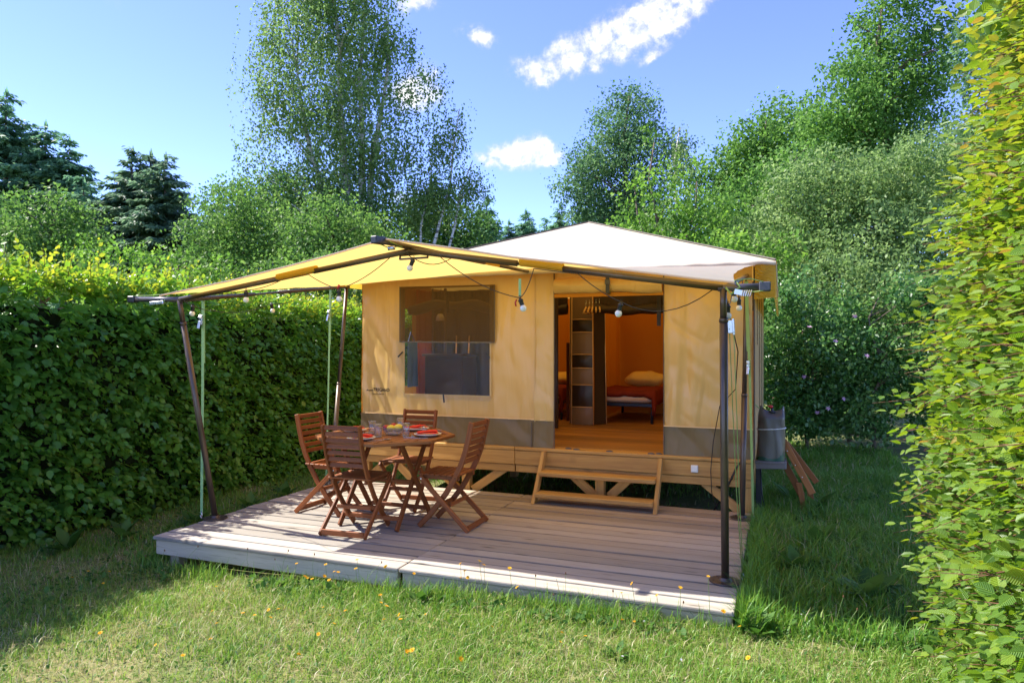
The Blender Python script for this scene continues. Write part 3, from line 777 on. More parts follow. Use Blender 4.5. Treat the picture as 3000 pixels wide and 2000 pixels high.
# ------------------------------------------------------------------ things inside the tent
cab = thing('kitchen_cabinet', 'dark brown kitchen cabinet seen through the tent window', 'cabinet', (-3.62, 1.28, .47))
m = MB(); m.box((-3.62, 1.30, .92), (.52, .42, .88), 2); part('carcass', m, M['cabinet'], cab, bevel=.01)
m = MB(); m.box((-3.62, 1.085, .95), (.47, .012, .72), 2); part('cabinet_door', m, M['cabinet'], cab, bevel=.004)
m = MB(); m.box((-3.62, 1.28, 1.375), (.56, .46, .03), 0); part('worktop', m, M['cabinet'], cab, bevel=.004)
bx = thing('storage_bag', 'blue cloth storage bag hanging by the side window inside the tent', 'storage bag', (-4.03, 1.05, 1.0))
m = MB(); m.grid(lambda u, v: (-4.045 + .02 * math.sin(u * 9) * (1 - v) + .015 * math.sin(math.pi * u), .955 + .25 * u, .98 + .56 * v), 14, 12); part('bag', m, M['blue'], bx, True)
m = MB(); m.tube([(-4.06, 1.0, 1.53), (-4.07, 1.08, 1.66), (-4.06, 1.17, 1.53)], .008, 6); part('handle', m, M['blue'], bx)
bt = thing('wall_lamp', 'small pale hanging lamp seen through the upper tent window', 'lamp', (-3.72, 1.2, 1.8))
m = MB(); m.lathe([(.0, .09), (.03, .085), (.05, .05), (.055, .0), (.048, .0), (.03, .06), (0, .075)], (-3.72, 1.2, 1.8), 14); part('lamp_shade', m, M['bulb'], bt, True)
m = MB(); m.tube([(-3.72, 1.2, 1.88), (-3.71, 1.2, 2.2)], .004, 5); part('cord', m, M['cable'], bt)

org = thing('hanging_organizer', 'tall brown hanging pocket organizer with tan piping in the tent doorway', 'organizer', (-2.13, 2.12, .47))
OX0, OX1, OY = -2.285, -2.0, 2.12
m = MB(); m.grid(lambda u, v: (OX0 + (OX1 - OX0) * u + .012 * (1 - v) * (u - .5), OY, .475 + 1.75 * v), 6, 30); part('back_panel', m, M['brownlt'], org, True)
lev = [.475, .70, .985, 1.20, 1.375, 1.66, 1.825, 2.02]
for k in range(6):
    z0, z1 = lev[k], lev[k + 1]
    mt = M['brownlt'] if k in (0, 2, 4) else M['brown']
    m = MB(); m.grid(lambda u, v: (OX0 + .008 + (OX1 - OX0 - .016) * u, OY - .012 - .035 * math.sin(math.pi * u) * (.5 + .5 * math.sin(math.pi * v)), z0 + (z1 - z0) * v), 10, 8); part('pocket', m, mt, org, True)
    m = MB(); m.tube([(OX0 + .004, OY - .018, z1), ((OX0 + OX1) / 2, OY - .052, z1 + .004), (OX1 - .004, OY - .018, z1)], .006, 5); part('piping', m, M['piping'], org, True)
m = MB(); m.tube([(OX0, OY - .016, .475), (OX0 + .006, OY - .016, 2.2)], .007, 5); m.tube([(OX1 + .004, OY - .016, .475), (OX1 - .006, OY - .016, 2.2)], .007, 5); part('piping', m, M['piping'], org, True)
m = MB(); m.grid(lambda u, v: (OX1 + .005 + .105 * u + .03 * u * (1 - v), OY + .02 + .14 * u + .02 * math.sin(v * 6), .478 + 1.74 * v), 8, 20); m.grid(lambda u, v: (OX0 - .005 - .045 * u, OY + .02 + .08 * u, .478 + 1.74 * v), 4, 12); part('side_panel', m, M['brown'], org, True)
m = MB(); m.tube([(OX1 + .135, OY + .155, .478), (OX1 + .11, OY + .15, 2.2)], .006, 5); m.tube([(OX0 - .05, OY + .09, .478), (OX0 - .05, OY + .09, 2.2)], .006, 5); part('piping', m, M['piping'], org, True)

hg = thing('coat_hanger', 'row-end striped yellow clothes hanger beside the organizer top', 'hanger', (-2.05, 1.95, 1.93), 0, 'hangers beside the organizer')
m = MB(); m.tube([(-.0, .12, -.03), (0, .0, .045), (0, -.12, -.03), (0, .12, -.03)], .011, 6); part('bar', m, M['piping'], hg, True, local=True)
m = MB(); m.tube([(0, 0, .045), (0, 0, .09), (0, .02, .11), (0, .0, .13)], .004, 5); part('hook', m, M['steel'], hg, True, local=True)
hg['label'] = 'leftmost striped yellow clothes hanger in the row beside the organizer top'
for k in range(1, 5): dup(hg, (-2.05 + .042 * k, 1.95 + .006 * k, 1.93 + .004 * k), .08 * k, '%s striped yellow clothes hanger from the left beside the organizer top' % ('second', 'third', 'fourth', 'fifth')[k - 1])

def bed(name, label, x0, x1, y0, y1):
    b = thing(name, label, 'bed', ((x0 + x1) / 2, (y0 + y1) / 2, .47))
    m = MB()
    for x in (x0, x1): m.bar((x, y0, .715), (x, y1, .715), .035, .045)
    for y in (y0, y1): m.bar((x0, y, .715), (x1, y, .715), .035, .045)
    for k in range(7): m.bar((x0, y0 + (y1 - y0) * (k + .5) / 7, .725), (x1, y0 + (y1 - y0) * (k + .5) / 7, .725), .06, .012)
    part('bed_frame', m, M['bedframe'], b, bevel=.004)
    for x in (x0 + .02, x1 - .02):
        for y in (y0 + .02, y1 - .05):
            m = MB(); m.tube([(x, y, .472), (x, y, .70)], .02, 8); part('leg', m, M['bedframe'], b, True)
    def mat(u, v):
        a = 2 * math.pi * u; ca, sa = math.cos(a), math.sin(a)
        e = 9.0
        sx = abs(ca) ** (2 / e) * (1 if ca > 0 else -1); sy = abs(sa) ** (2 / e) * (1 if sa > 0 else -1)
        zz = math.sin((v - .5) * math.pi); w = max(.0, math.cos((v - .5) * math.pi)) ** .12
        return ((x0 + x1) / 2 + sx * (x1 - x0) / 2 * w * 1.0, (y0 + y1) / 2 + sy * (y1 - y0) / 2 * w, .79 + .06 * zz)
    m = MB(); m.grid(mat, 40, 12); part('mattress', m, M['sheet'], b, True)
    return b
bed('single_bed', 'single bed with dark metal frame and cream mattress, seen through the doorway', -2.02, -1.30, 2.50, 3.94)
bed('single_bed', 'second single bed half hidden left of the organizer inside the tent', -3.15, -2.56, 2.60, 3.95)
def duvet(name, label, x0, x1, y0, y1, seed):
    def f(u, v):
        x = x0 - .06 + (x1 - x0 + .14) * u; y = y0 + (y1 - y0) * v
        z = .885 + .05 * float(fbm(x * 6, y * 5, seed, 3))
        e = max(0, (x - x1) / .08); z -= .20 * e * e * (1 if e < 1 else 1)
        e2 = max(0, (x0 - x) / .06); z -= .16 * e2 * e2
        ef = max(0, 1 - v * 8); z -= .055 * ef * ef; z -= .07 * ef * max(0, u * 4 - 3)
        return (x - .05 * e * e, y, z)
    m = MB(); m.grid(f, 46, 40); q = part(name, m, M['duvet'], None, True); so = q.modifiers.new('thick', 'SOLIDIFY'); so.thickness = .045; so.offset = -1
    return tag(q, label, 'duvet')
duvet('duvet', 'dark red quilted duvet spread on the bed right of the organizer', -2.0, -1.30, 2.47, 3.42, 3)
duvet('duvet', 'dark red duvet on the half-hidden bed left of the organizer', -3.12, -2.58, 2.57, 3.50, 6)
def pillow(label, c, sx, sy, sz, rz):
    def f(u, v):
        a = 2 * math.pi * u; b_ = (v - .5) * math.pi
        ca, sa = math.cos(a), math.sin(a); e = .62
        X = abs(ca) ** e * (1 if ca > 0 else -1) * math.cos(b_) ** .55; Y = abs(sa) ** e * (1 if sa > 0 else -1) * math.cos(b_) ** .55
        Z = math.sin(b_) * (1 - .45 * max(abs(X), abs(Y)) ** 3)
        X *= sx; Y *= sy; Z = Z * sz + .01 * math.sin(X * 30)
        return (c[0] + X * math.cos(rz) - Y * math.sin(rz), c[1] + X * math.sin(rz) + Y * math.cos(rz), c[2] + Z)
    m = MB(); m.grid(f, 36, 16); q = part('pillow', m, M['pillow'], None, True)
    return tag(q, label, 'pillow')
pillow('plump yellow pillow at the head of the bed right of the organizer', (-1.60, 3.62, 1.0), .30, .24, .115, .05)
pillow('yellow pillow on the half-hidden bed left of the organizer', (-2.86, 3.62, .99), .27, .22, .10, 0)
lad = thing('wooden_shelf_frame', 'narrow dark red wooden shelf frame standing left of the organizer', 'shelf', (-2.40, 2.45, .47))
for x, y in ((-2.445, 2.50), (-2.20, 2.62)):
    m = MB(); m.box((x, y, 1.0), (.045, .035, 1.06), 2); part('upright', m, M['bedwood'], lad, bevel=.003)
for z in (.56, .85, 1.22, 1.51):
    m = MB(); m.bar((-2.43, 2.505, z), (-2.2, 2.615, z), .03, .04); part('rail', m, M['bedwood'], lad, bevel=.003)

# ------------------------------------------------------------------ awning
aw = thing('awning', 'gabled cream awning, glowing yellow underneath, stretched over the deck on four bronze poles', 'awning', (-2.2, -1.2, 0))
FL, PK, FR = Vector((-4.30, -2.48, 1.894)), Vector((-2.25, -2.49, 2.225)), Vector((-.001, -2.42, 1.867))
BL, RB, BR = Vector((-4.34, .02, 2.165)), Vector((-2.07, .02, 2.262)), Vector((.048, -.13, 2.20))
def canopy(u, v):
    if u < .5:
        w = u * 2; f, b = FL.lerp(PK, w), BL.lerp(RB, w); k = 0
    else:
        w = (u - .5) * 2; f, b = PK.lerp(FR, w), RB.lerp(BR, w); k = 1
    p = f.lerp(b, v)
    sg = math.sin(math.pi * w) * math.sin(math.pi * v)
    dz = -.030 * sg - .012 * math.sin(math.pi * w) * (1 - v)
    # scalloped outer edges and small puckers toward the corners
    out = max(0, (w - .75) * 4) if k else max(0, (.25 - w) * 4)
    p.x += (-.075 if k else .05) * math.sin(math.pi * v) * out ** 2
    fr = max(0, 1 - v * 5)
    p.y += .04 * fr * math.sin(math.pi * w)
    dz += .010 * (float(fbm(p.x * 2.2, p.y * 1.6, 101, 3)) - .5) + .016 * (float(fbm(p.x * 1.5 + p.y * 4, p.y, 104, 2)) - .5) * out
    return (p.x, p.y, p.z + dz)
mb = MB(); mb.grid(canopy, 96, 40)
can = part('canopy', mb, M['canopy'], aw, True, keepn=True)
# turned-down front hem
mb = MB(); mb.grid(lambda u, v: tuple(Vector(canopy(u, 0)) + Vector((0, -.004 - .003 * math.sin(v * 3), -.014 * v))), 96, 3); part('hem', mb, M['canopy'], can, True)
RODZ = -.035
jt = Vector((-2.2, -2.25, 2.165))
fl, fr_ = Vector((-4.375, -2.22, 1.872)), Vector((-.078, -2.22, 1.842))
def rod(name, a, b, r, mat, parent=aw, n=12):
    m = MB(); m.tube([a, b], r, n); return part(name, m, M[mat], parent, True)
def along(a, b, t): return a.lerp(b, t)
for nm, a, b in (('front_rod', fl, jt), ('front_rod', fr_, jt)):
    for t0, t1, mt, rr in ((0, .47, 'pole', .021), (.47, .62, 'sleeve', .013), (.62, 1, 'pole', .021)):
        if mt == 'sleeve':
            continue
        rod(nm, along(a, b, t0), along(a, b, t1), rr, mt)
    rod('rod_link', along(a, b, .46), along(a, b, .63), .011, 'bar')
# yellow pockets that hold the rods
def pocket(a, b, t0, t1):
    m = MB(); m.grid(lambda u, v: tuple(along(a, b, t0 + (t1 - t0) * u) + Vector((0, .03 * math.cos(6.283 * v) - .0, .028 * math.sin(6.283 * v) + .012))), 4, 12)
    part('rod_pocket', m, M['valance'], can, True)
pocket(fl, jt, .465, .63); pocket(fr_, jt, .47, .61)
rb0, rb1 = Vector((-2.2, -2.25, 2.19)), Vector((-2.065, -.03, 2.222))
rod('ridge_rod', rb0, along(rb0, rb1, .52), .019, 'pole'); rod('ridge_rod', along(rb0, rb1, .66), rb1, .017, 'pole'); pocket(rb0, rb1, .5, .67)
rod('ridge_rod', Vector((-2.285, -2.5, 2.205)), rb0, .02, 'pole')
m = MB(); m.bar((-2.29, -2.585, 2.202), (-2.272, -2.47, 2.206), .052, .052); part('end_cap', m, M['black'], aw, bevel=.006)
m = MB(); m.bar((-2.31, -2.2, 2.115), (-2.12, -2.13, 2.128), .008, .014); m.bar((-2.31, -2.2, 2.142), (-2.12, -2.13, 2.158), .008, .014)
m.bar((-2.312, -2.2, 2.11), (-2.305, -2.2, 2.16), .008, .012); m.bar((-2.125, -2.13, 2.122), (-2.12, -2.13, 2.165), .008, .012); part('joint_bracket', m, M['pole'], aw)
# side bars sticking out past the poles
rod('side_bar', fl + Vector((.03, 0, 0)), Vector((-4.86, -2.22, 1.885)), .021, 'bar')
m = MB(); m.bar((-4.86, -2.22, 1.885), (-4.93, -2.22, 1.887), .056, .056); part('end_cap', m, M['black'], aw, bevel=.006)
rod('side_bar', fr_ + Vector((-.03, 0, 0)), Vector((.135, -2.22, 1.843)), .021, 'bar')
m = MB(); m.bar((.125, -2.22, 1.843), (.19, -2.22, 1.843), .056, .056); part('end_cap', m, M['darkgrey'], aw, bevel=.006)
# side rails
sl0, sl1 = Vector((-4.37, -2.2, 1.868)), Vector((-4.33, .12, 2.16))
rod('side_rail', sl0, along(sl0, sl1, .36), .018, 'pole'); rod('side_rail', along(sl0, sl1, .5), sl1, .018, 'pole'); rod('rod_link', along(sl0, sl1, .34), along(sl0, sl1, .52), .010, 'bar')
sr0, sr1 = Vector((-.075, -2.2, 1.84)), Vector((-.04, .10, 2.13))
rod('side_rail', sr0, sr1, .018, 'pole')
# four poles on round plates
for foot, top in (((-4.323, -1.878), Vector((-4.375, -2.22, 1.872))), ((-.087, -1.966), Vector((-.078, -2.22, 1.842))), ((-.072, -.231), Vector((-.045, .06, 2.12))), ((-4.31, -.235), Vector((-4.33, .08, 2.15)))):
    f0 = Vector((foot[0], foot[1], .006)); sp = f0.lerp(top, .9 if top.z < 2 else .5)
    m = MB(); m.tube([f0, sp], .0245, 14); m.tube([sp, top], .0205, 14); m.tube([sp - (top - f0).normalized() * .02, sp + (top - f0).normalized() * .004], .0265, 14)
    pl = part('pole', m, M['pole'], aw, True)
    m = MB(); m.lathe([(0.0, 0.002), (.098, .002), (.10, .005), (.098, .009), (.045, .012), (.034, .03), (.0, .03)], (foot[0], foot[1], 0), 28)
    for k in range(6):
        a = k * math.pi / 3 + .3; m.lathe([(.008, 0), (.008, .004), (.0, .005)], (foot[0] + .076 * math.cos(a), foot[1] + .076 * math.sin(a), .0095), 8)
    part('base_plate', m, M['pole'], pl, smooth=False)
# toggles and cords that tension the fabric corners
m = MB(); m.tube([FL + Vector((0, 0, .0)), Vector((-4.6, -2.32, 1.905)), Vector((-4.86, -2.23, 1.915))], .003, 5); m.tube([Vector((-4.50, -2.22, 1.91)), Vector((-4.52, -2.245, 1.86)), Vector((-4.49, -2.24, 1.83)), Vector((-4.47, -2.2, 1.9))], .004, 5); part('tension_cord', m, M['cord'], aw)
m = MB(); m.tube([FR + Vector((0, 0, 0)), Vector((.08, -2.30, 1.885)), Vector((.15, -2.24, 1.87))], .003, 5); m.tube([Vector((.02, -2.25, 1.82)), Vector((.1, -2.245, 1.812)), Vector((.15, -2.245, 1.818))], .003, 5)
m.tube([Vector((-.06, -2.26, 1.84)), Vector((-.03, -2.27, 1.80)), Vector((.02, -2.26, 1.84)), Vector((-.0, -2.24, 1.87))], .006, 6); part('tension_cord', m, M['cord'], aw)
m = MB(); m.tube([Vector((-2.27, -2.5, 2.24)), Vector((-2.24, -2.44, 2.20)), Vector((-2.20, -2.36, 2.18)), Vector((-2.26, -2.45, 2.165)), Vector((-2.29, -2.52, 2.185))], .004, 5); part('tension_cord', m, M['cord'], aw)
m = MB(); m.tube([Vector((-2.245, -2.47, 2.155)), Vector((-2.20, -2.46, 2.158))], .014, 10); part('cord_lock', m, M['steel'], aw, True)
m = MB(); m.bar((-4.68, -2.235, 1.845), (-4.53, -2.235, 1.853), .02, .03); part('tension_clip', m, M['steel'], aw, bevel=.004)
m = MB(); m.bar((-.01, -2.27, 1.815), (.06, -2.27, 1.80), .018, .03)
for k in range(5): m.tube([Vector((.04 + .012 * k, -2.285, 1.82)), Vector((.03 + .012 * k, -2.285, 1.785))], .005, 6)
part('tension_clip', m, M['steel'], aw)
m = MB(); m.bar((-.045, -2.17, 1.65), (-.04, -2.17, 1.57), .03, .02, up=(0, 1, 0)); m.bar((-.025, -2.17, 1.66), (-.02, -2.17, 1.56), .014, .02, up=(0, 1, 0)); part('tension_clip', m, M['steel'], aw, bevel=.003)

# ------------------------------------------------------------------ straps and cables
def strap(name, label, cat, a, b, w, buckle=None, mat='strap', side=(1, 0, 0), hook=True, double=.0):
    o = thing(name, label, cat, b)
    a, b = Vector(a), Vector(b)
    m = MB(); m.ribbon([a, a.lerp(b, .5) + Vector((.004, 0, 0)), b], Vector((0, 1, 0)), w, .003)
    part('webbing', m, M[mat], o)
    if double:
        m = MB(); a2 = a + Vector((-double, .03, 0)); m.ribbon([a2, a2.lerp(b, .30) + Vector((0, .01, 0))], Vector((0, 1, 0)), w * .8, .003); part('webbing_tail', m, M[mat], o)
    if buckle:
        q = a.lerp(b, buckle) + Vector((-double * .7, -.004, 0))
        m = MB(); m.box(q, (w * 1.25, .02, .085), 2); m.tube([q + Vector((-w * .6, -.012, .02)), q + Vector((w * .6, -.012, .02))], .009, 8); m.bar(q + Vector((0, -.016, -.01)), q + Vector((-.004, -.03, -.075)), w, .006, up=(0, 1, 0)); part('ratchet', m, M['steel'], o, bevel=.002)
    if hook:
        m = MB(); m.tube([b + Vector((0, 0, .03)), b + Vector((w * .5, -.01, .0)), b + Vector((w * .4, .0, -.035)), b + Vector((-w * .3, .01, -.04)), b + Vector((-w * .5, .0, -.01))], .005, 6); part('hook', m, M['steel'], o, True)
    return o
strap('ratchet_strap', 'pale green ratchet strap beside the front left awning pole', 'strap', (-4.375, -1.97, 1.90), (-4.425, -1.93, .04), .028, .1, double=.02)
strap('ratchet_strap', 'pale green ratchet strap behind the chairs at the rear left of the awning', 'strap', (-4.36, -.185, 2.13), (-4.42, -.17, .04), .020, .14, double=.012)
strap('ratchet_strap', 'dark green ratchet strap beside the rear right awning pole', 'strap', (-.035, -.12, 2.06), (.016, -.15, .0), .020, .36, 'cord', double=.014)
def cable(name, label, pts, r, mat, cat='cable', n=6):
    m = MB(); m.tube(pts, r, n); return tag(part(name, m, M[mat], None, True), label, cat)
gc = thing('guy_cord', 'pair of thin green cords from the front right awning bar down to the deck edge', 'cord', (.008, -1.76, 0))
m = MB(); m.tube([(-.045, -2.18, 1.6), (-.035, -2.05, 1.1), (-.02, -1.92, .55), (.006, -1.76, -.02)], .0028, 5); m.tube([(-.02, -2.18, 1.58), (-.012, -2.05, 1.1), (-.004, -1.92, .55), (.01, -1.74, -.02)], .0028, 5); part('cord', m, M['cord'], gc, True)
m = MB(); m.tube([(.006, -1.76, -.0), (.02, -1.76, -.02), (.012, -1.75, -.05), (-.002, -1.75, -.03)], .005, 6); part('hook', m, M['steel'], gc, True)
cable('power_cable', 'thin black cable hanging down behind the front right pole across the wooden beam', [(-.07, -2.16, 1.80), (-.05, -1.2, 1.45), (-.12, -.3, 1.12), (-.27, -.06, .95), (-.33, -.03, .62), (-.352, -.03, .36), (-.345, -.02, .16), (-.30, .1, -.03), (-.1, .4, -.12)], .004, 'cable')
cable('hose', 'dark hose running from under the tent skirt down to the deck', [(-.02, .12, .485), (-.08, -.012, .47), (-.13, -.03, .40), (-.2, .0, .24), (-.29, .1, .05), (-.36, .25, -.08), (-.6, .6, -.14)], .009, 'cable', 'hose', 8)

# ------------------------------------------------------------------ festoon lights
fs_ = thing('festoon_lights', 'string of round white festoon bulbs on black cable looped along the awning edge', 'string lights', (-2.2, -2.25, 2.1))
BULBS = [((-4.36, -2.10, 1.762), (.1, 0, 1)), ((-3.657, -2.25, 1.852), (0, 0, 1)), ((-2.793, -2.25, 1.838), (-.05, 0, 1)), ((-2.201, -2.25, 2.043), (.45, 0, 1)), ((-1.347, -2.25, 1.742), (-.35, 0, 1)), ((-.709, -2.25, 1.697), (.25, 0, 1)), ((-.058, -2.13, 1.677), (.0, .0, 1)), ((-.046, -1.7, 1.806), (0, 0, 1)), ((-.048, -1.1, 1.776), (0, 0, 1)), ((-4.36, -1.11, 1.831), (-.25, 0, 1))]
tops = []
for c, ax in BULBS:
    ax = Vector(ax).normalized(); c = Vector(c)
    m = MB(); m.lathe([(.0125, .018), (.0145, .022), (.0145, .05), (.018, .052), (.018, .058), (.011, .066), (.007, .078), (0, .079)], c, 14, axis=ax)
    sk = part('lamp_socket', m, M['black'], fs_, True)
    m = MB(); prof = [(max(1e-6, math.sin(math.pi * i / 10) * .0225), -math.cos(math.pi * i / 10) * .0225) for i in range(9)] + [(.0125, .022)]
    m.lathe(prof, c, 16, axis=ax); part('bulb', m, M['bulb'], sk, True)
    tp = c + ax * .074; tops.append(tp)
    m = MB(); m.tube([tp + Vector((.006 * math.cos(a), 0, .008 + .008 * math.sin(a))) for a in np.linspace(0, 6.28, 9)], .0016, 4); part('hanging_loop', m, M['black'], sk)
m = MB()
def sagline(a, b, sag, n=8):
    return [a.lerp(b, i / n) - Vector((0, 0, sag * 4 * (i / n) * (1 - i / n))) for i in range(n + 1)]
def onrod(a, b, x):
    t_ = (x - a.x) / (b.x - a.x); return a.lerp(b, t_) + Vector((0, -.02, -.022))
rl_ = lambda x: onrod(fl, jt, x); rr_ = lambda x: onrod(fr_, jt, x)
R_ = .0032
def hang(p0, tp, p1, s0=.02, s1=.02):
    m = MB(); m.tube(sagline(p0, tp, s0) + sagline(tp, p1, s1)[1:], R_, 5); part('cable', m, M['cable'], fs_, True)
hang(rl_(-4.30), tops[0], Vector((-4.3, -1.9, 1.80)), .01, .02)
hang(rl_(-3.95), tops[1], rl_(-3.32), .012, .015)
hang(rl_(-3.06), tops[2], rl_(-2.35), .012, .03)
hang(jt + Vector((-.03, -.02, 0)), tops[3], Vector((-1.93, -2.1, 2.13)), .01, .05)
hang(rr_(-1.95), tops[4], rr_(-1.27), .045, .035)
hang(rr_(-.97), tops[5], rr_(-.14), .015, .09)
hang(fr_ + Vector((.01, -.0, -.02)), tops[6], Vector((-.05, -1.75, 1.90)), .0, .05)
hang(Vector((-.05, -1.75, 1.90)), tops[7], Vector((-.05, -1.2, 1.96)), .01, .05)
hang(Vector((-.05, -1.2, 1.96)), tops[8], Vector((-.05, -.5, 2.05)), .01, .05)
hang(Vector((-4.36, -1.9, 1.80)), tops[9], Vector((-4.36, -.6, 2.05)), .05, .05)
for a_, b_ in ((rl_(-3.32), rl_(-3.06)), (rr_(-1.27), rr_(-.97))):
    m = MB(); m.tube(sagline(a_, b_, 0), R_, 5); part('cable', m, M['cable'], fs_, True)
m = MB(); m.tube([tops[4] + Vector((-.02, -.004, -.01)), tops[4] + Vector((-.03, -.006, -.03)), tops[4] + Vector((-.025, -.006, -.055))], .006, 6); m.tube([tops[2] + Vector((-.012, 0, .0)), tops[2] + Vector((.004, 0, .03))], .008, 6); part('red_tie', m, M['red'], fs_, True)
m = MB(); m.box((-1.375, -2.24, 1.88), (.018, .002, .12), 2); part('loose_tie', m, M['strap'], fs_)

# ------------------------------------------------------------------ water bag, tray and folded rack on the right
tr_ = thing('corner_tray', 'grey wall-mounted tray under the water bag at the right tent corner', 'tray', (.15, .45, .38))
m = MB(); m.box((.15, .47, .405), (.27, .30, .022), 0); m.bar((.02, .33, .375), (.285, .33, .39), .012, .07); m.bar((.285, .33, .385), (.285, .62, .385), .012, .06); part('shelf', m, M['tray'], tr_, bevel=.004)
m = MB(); m.box((.045, .42, .12), (.05, .05, .55), 2); part('leg', m, M['black'], tr_, bevel=.004)
m = MB(); m.tube([(.06, .40, .36), (.075, .39, .1), (.11, .38, -.08)], .006, 6); part('drain_tube', m, M['black'], tr_, True)
wb = thing('water_bag', 'grey soft water bag with red tap and white cord standing by the tent corner', 'water bag', (.155, .46, .42))
def bag(u, v):
    a = 2 * math.pi * u; z = .418 + .475 * v
    rx, ry = .128 - .012 * v, .125 - .02 * v
    if v > .86:
        k = (v - .86) / .14; rx *= (1 - .10 * k); ry *= (1 - .85 * k)
    cr = .008 * math.sin(a * 5 + v * 6) * v
    e = .72
    ca, sa = math.cos(a), math.sin(a)
    X = abs(ca) ** e * (1 if ca > 0 else -1); Y = abs(sa) ** e * (1 if sa > 0 else -1)
    pk = .03 * max(0, v - .8) * 5 * abs(ca) ** 3
    return (.150 + .016 * v + (rx + cr) * X, .47 + (ry + cr) * Y, z + pk - .02 * max(0, v - .8) * 5 * (1 - abs(ca)))
m = MB(); m.grid(bag, 40, 26); part('bag_body', m, M['tank'], wb, True)
def band(u, v):
    p = Vector(bag(.36 + .58 * u, 0)); q = Vector(bag(.36 + .58 * u, (.045 + .035 * math.sin(u * 9) ** 2 + .16 * max(0, u - .78) * 4.5 * abs(math.sin(u * 50))) * v))
    d = Vector((q.x - .15, q.y - .47, 0)).normalized() * .002
    return tuple(q + d)
m = MB(); m.grid(band, 60, 4); part('printed_band', m, M['tankgreen'], wb, True)
m = MB(); m.tube([Vector(bag(u, .62)) + Vector((math.cos(6.283 * u), math.sin(6.283 * u), 0)) * .006 + Vector((0, 0, .012 * math.cos(6.283 * u))) for u in np.linspace(.45, 1.02, 26)], .0045, 6); part('cord', m, M['white'], wb, True)
m = MB(); m.lathe([(.03, .86), (.032, .872), (.02, .876), (.012, .885), (.011, .905), (0, .906)], (.165, .45, 0), 14); ob = part('cap', m, M['black'], wb, True)
m = MB(); m.sphere((.155, .445, .918), .017, 10, 8, (1.2, 1, .8)); m.bar((.15, .44, .918), (.125, .43, .925), .012, .012); part('tap', m, M['red'], ob, True)
m = MB(); m.tube([(.05, .43, .90), (.03, .3, .935), (.016, .15, .96)], .005, 6); part('hanging_cord', m, M['cord'], wb)

fr = thing('folded_clothes_rack', 'folded brown wooden rack leaning out behind the grey water bag', 'rack', (.42, .55, -.1))
for y, z0, x1 in ((.50, .60, .52), (.56, .55, .43)):
    m = MB(); m.ribbon([(.262 if y < .53 else .235, y, z0 - (.0 if y < .53 else .1)), (x1, y + .06, .10 if y < .53 else .06)], (0, 1, 0), .062, .022); part('slat', m, M['rack'], fr, bevel=.003)
m = MB(); m.ribbon([(.29, .60, .56), (.56, .66, .19)], (0, 1, 0), .055, .022); part('slat', m, M['rack'], fr, bevel=.003)
for a, b in (((.40, .53, .20), (.455, .57, -.10)), ((.49, .57, .16), (.53, .60, -.10))):
    m = MB(); m.ribbon([a, b], (0, 1, 0), .05, .022); part('leg', m, M['rack'], fr, bevel=.003)
m = MB()
for x, y, z in ((.30, .487, .50), (.37, .495, .37), (.43, .505, .26)): m.lathe([(.006, 0), (.006, .004), (0, .005)], (x, y, z), 8, axis=(0, -1, 0))
part('screw', m, M['steel'], fr)

# ------------------------------------------------------------------ folding chairs
def make_chair(label):
    c = thing('folding_chair', label, 'chair', (0, 0, 0), 0, 'folding chairs round the table')
    L = dict(parent=c, local=True)
    for s in (-1, 1):
        m = MB(); m.ribbon([(s * .163, y, z) for y, z in ((-.240, .875), (-.236, .86), (-.215, .76), (-.185, .64), (-.145, .53), (-.09, .42), (-.01, .29), (.10, .15), (.235, .006))], (1, 0, 0), .045, .021)
        p = part('back_post', m, M['teak'], bevel=.004, **L)
        m = MB(); m.lathe([(.007, 0), (.007, .003), (0, .004)], (s * .176, -.102, .44), 8, axis=(s, 0, 0)); m.lathe([(.007, 0), (.007, .003), (0, .004)], (s * .176, .035, .235), 8, axis=(s, 0, 0)); part('bolt', m, M['steel'], p, local=True)
        m = MB(); m.ribbon([(s * .193, .215, .425), (s * .198, -.225, .006)], (1, 0, 0), .040, .021); p = part('leg', m, M['teak'], bevel=.004, **L)
        m = MB(); m.lathe([(.007, 0), (.007, .003), (0, .004)], (s * .2045, .195, .405), 8, axis=(s, 0, 0)); part('bolt', m, M['steel'], p, local=True)
        m = MB(); m.ribbon([(s * .178 - s * .03, -.125, .415), (s * .178 - s * .03, .215, .418)], (1, 0, 0), .032, .020); part('seat_rail', m, M['teak'], bevel=.003, **L)
    for k in range(7):
        z = .853 - k * .0505; y = np.interp(z, [.42, .53, .64, .76, .875], [-.09, -.145, -.185, -.215, -.24]); 
        m = MB(); m.bar((-.154, y, z), (.154, y, z), .014, .037, up=(0, .25, 1)); part('back_slat', m, M['teak'], bevel=.003, **L)
    for k in range(7):
        y = -.105 + k * .0525
        m = MB(); m.bar((-.188, y, .441), (.188, y, .441), .044, .014); part('seat_slat', m, M['teak'], bevel=.003, **L)
    for y, z, h in ((-.215, .030, .045), (.085, .175, .035), (-.045, .20, .03)):
        m = MB(); m.bar((-.186 if z < .1 else -.155, y, z), (.186 if z < .1 else .155, y, z), .018, h); part('stretcher', m, M['teak'], bevel=.003, **L)
    return c
c0 = make_chair('red-brown folding chair in front of the table, its slatted back to the viewer')
c0.location = (-2.955, -1.775, .001); c0.rotation_euler.z = math.radians(3)
dup(c0, (-2.31, -1.325, .001), math.radians(90.5), 'red-brown folding chair at the right end of the table')
dup(c0, (-3.575, -1.275, .001), math.radians(-92), 'orange-lit folding chair at the left end of the table')
dup(c0, (-2.99, -.86, .001), math.radians(183), 'red-brown folding chair behind the table, facing the viewer')

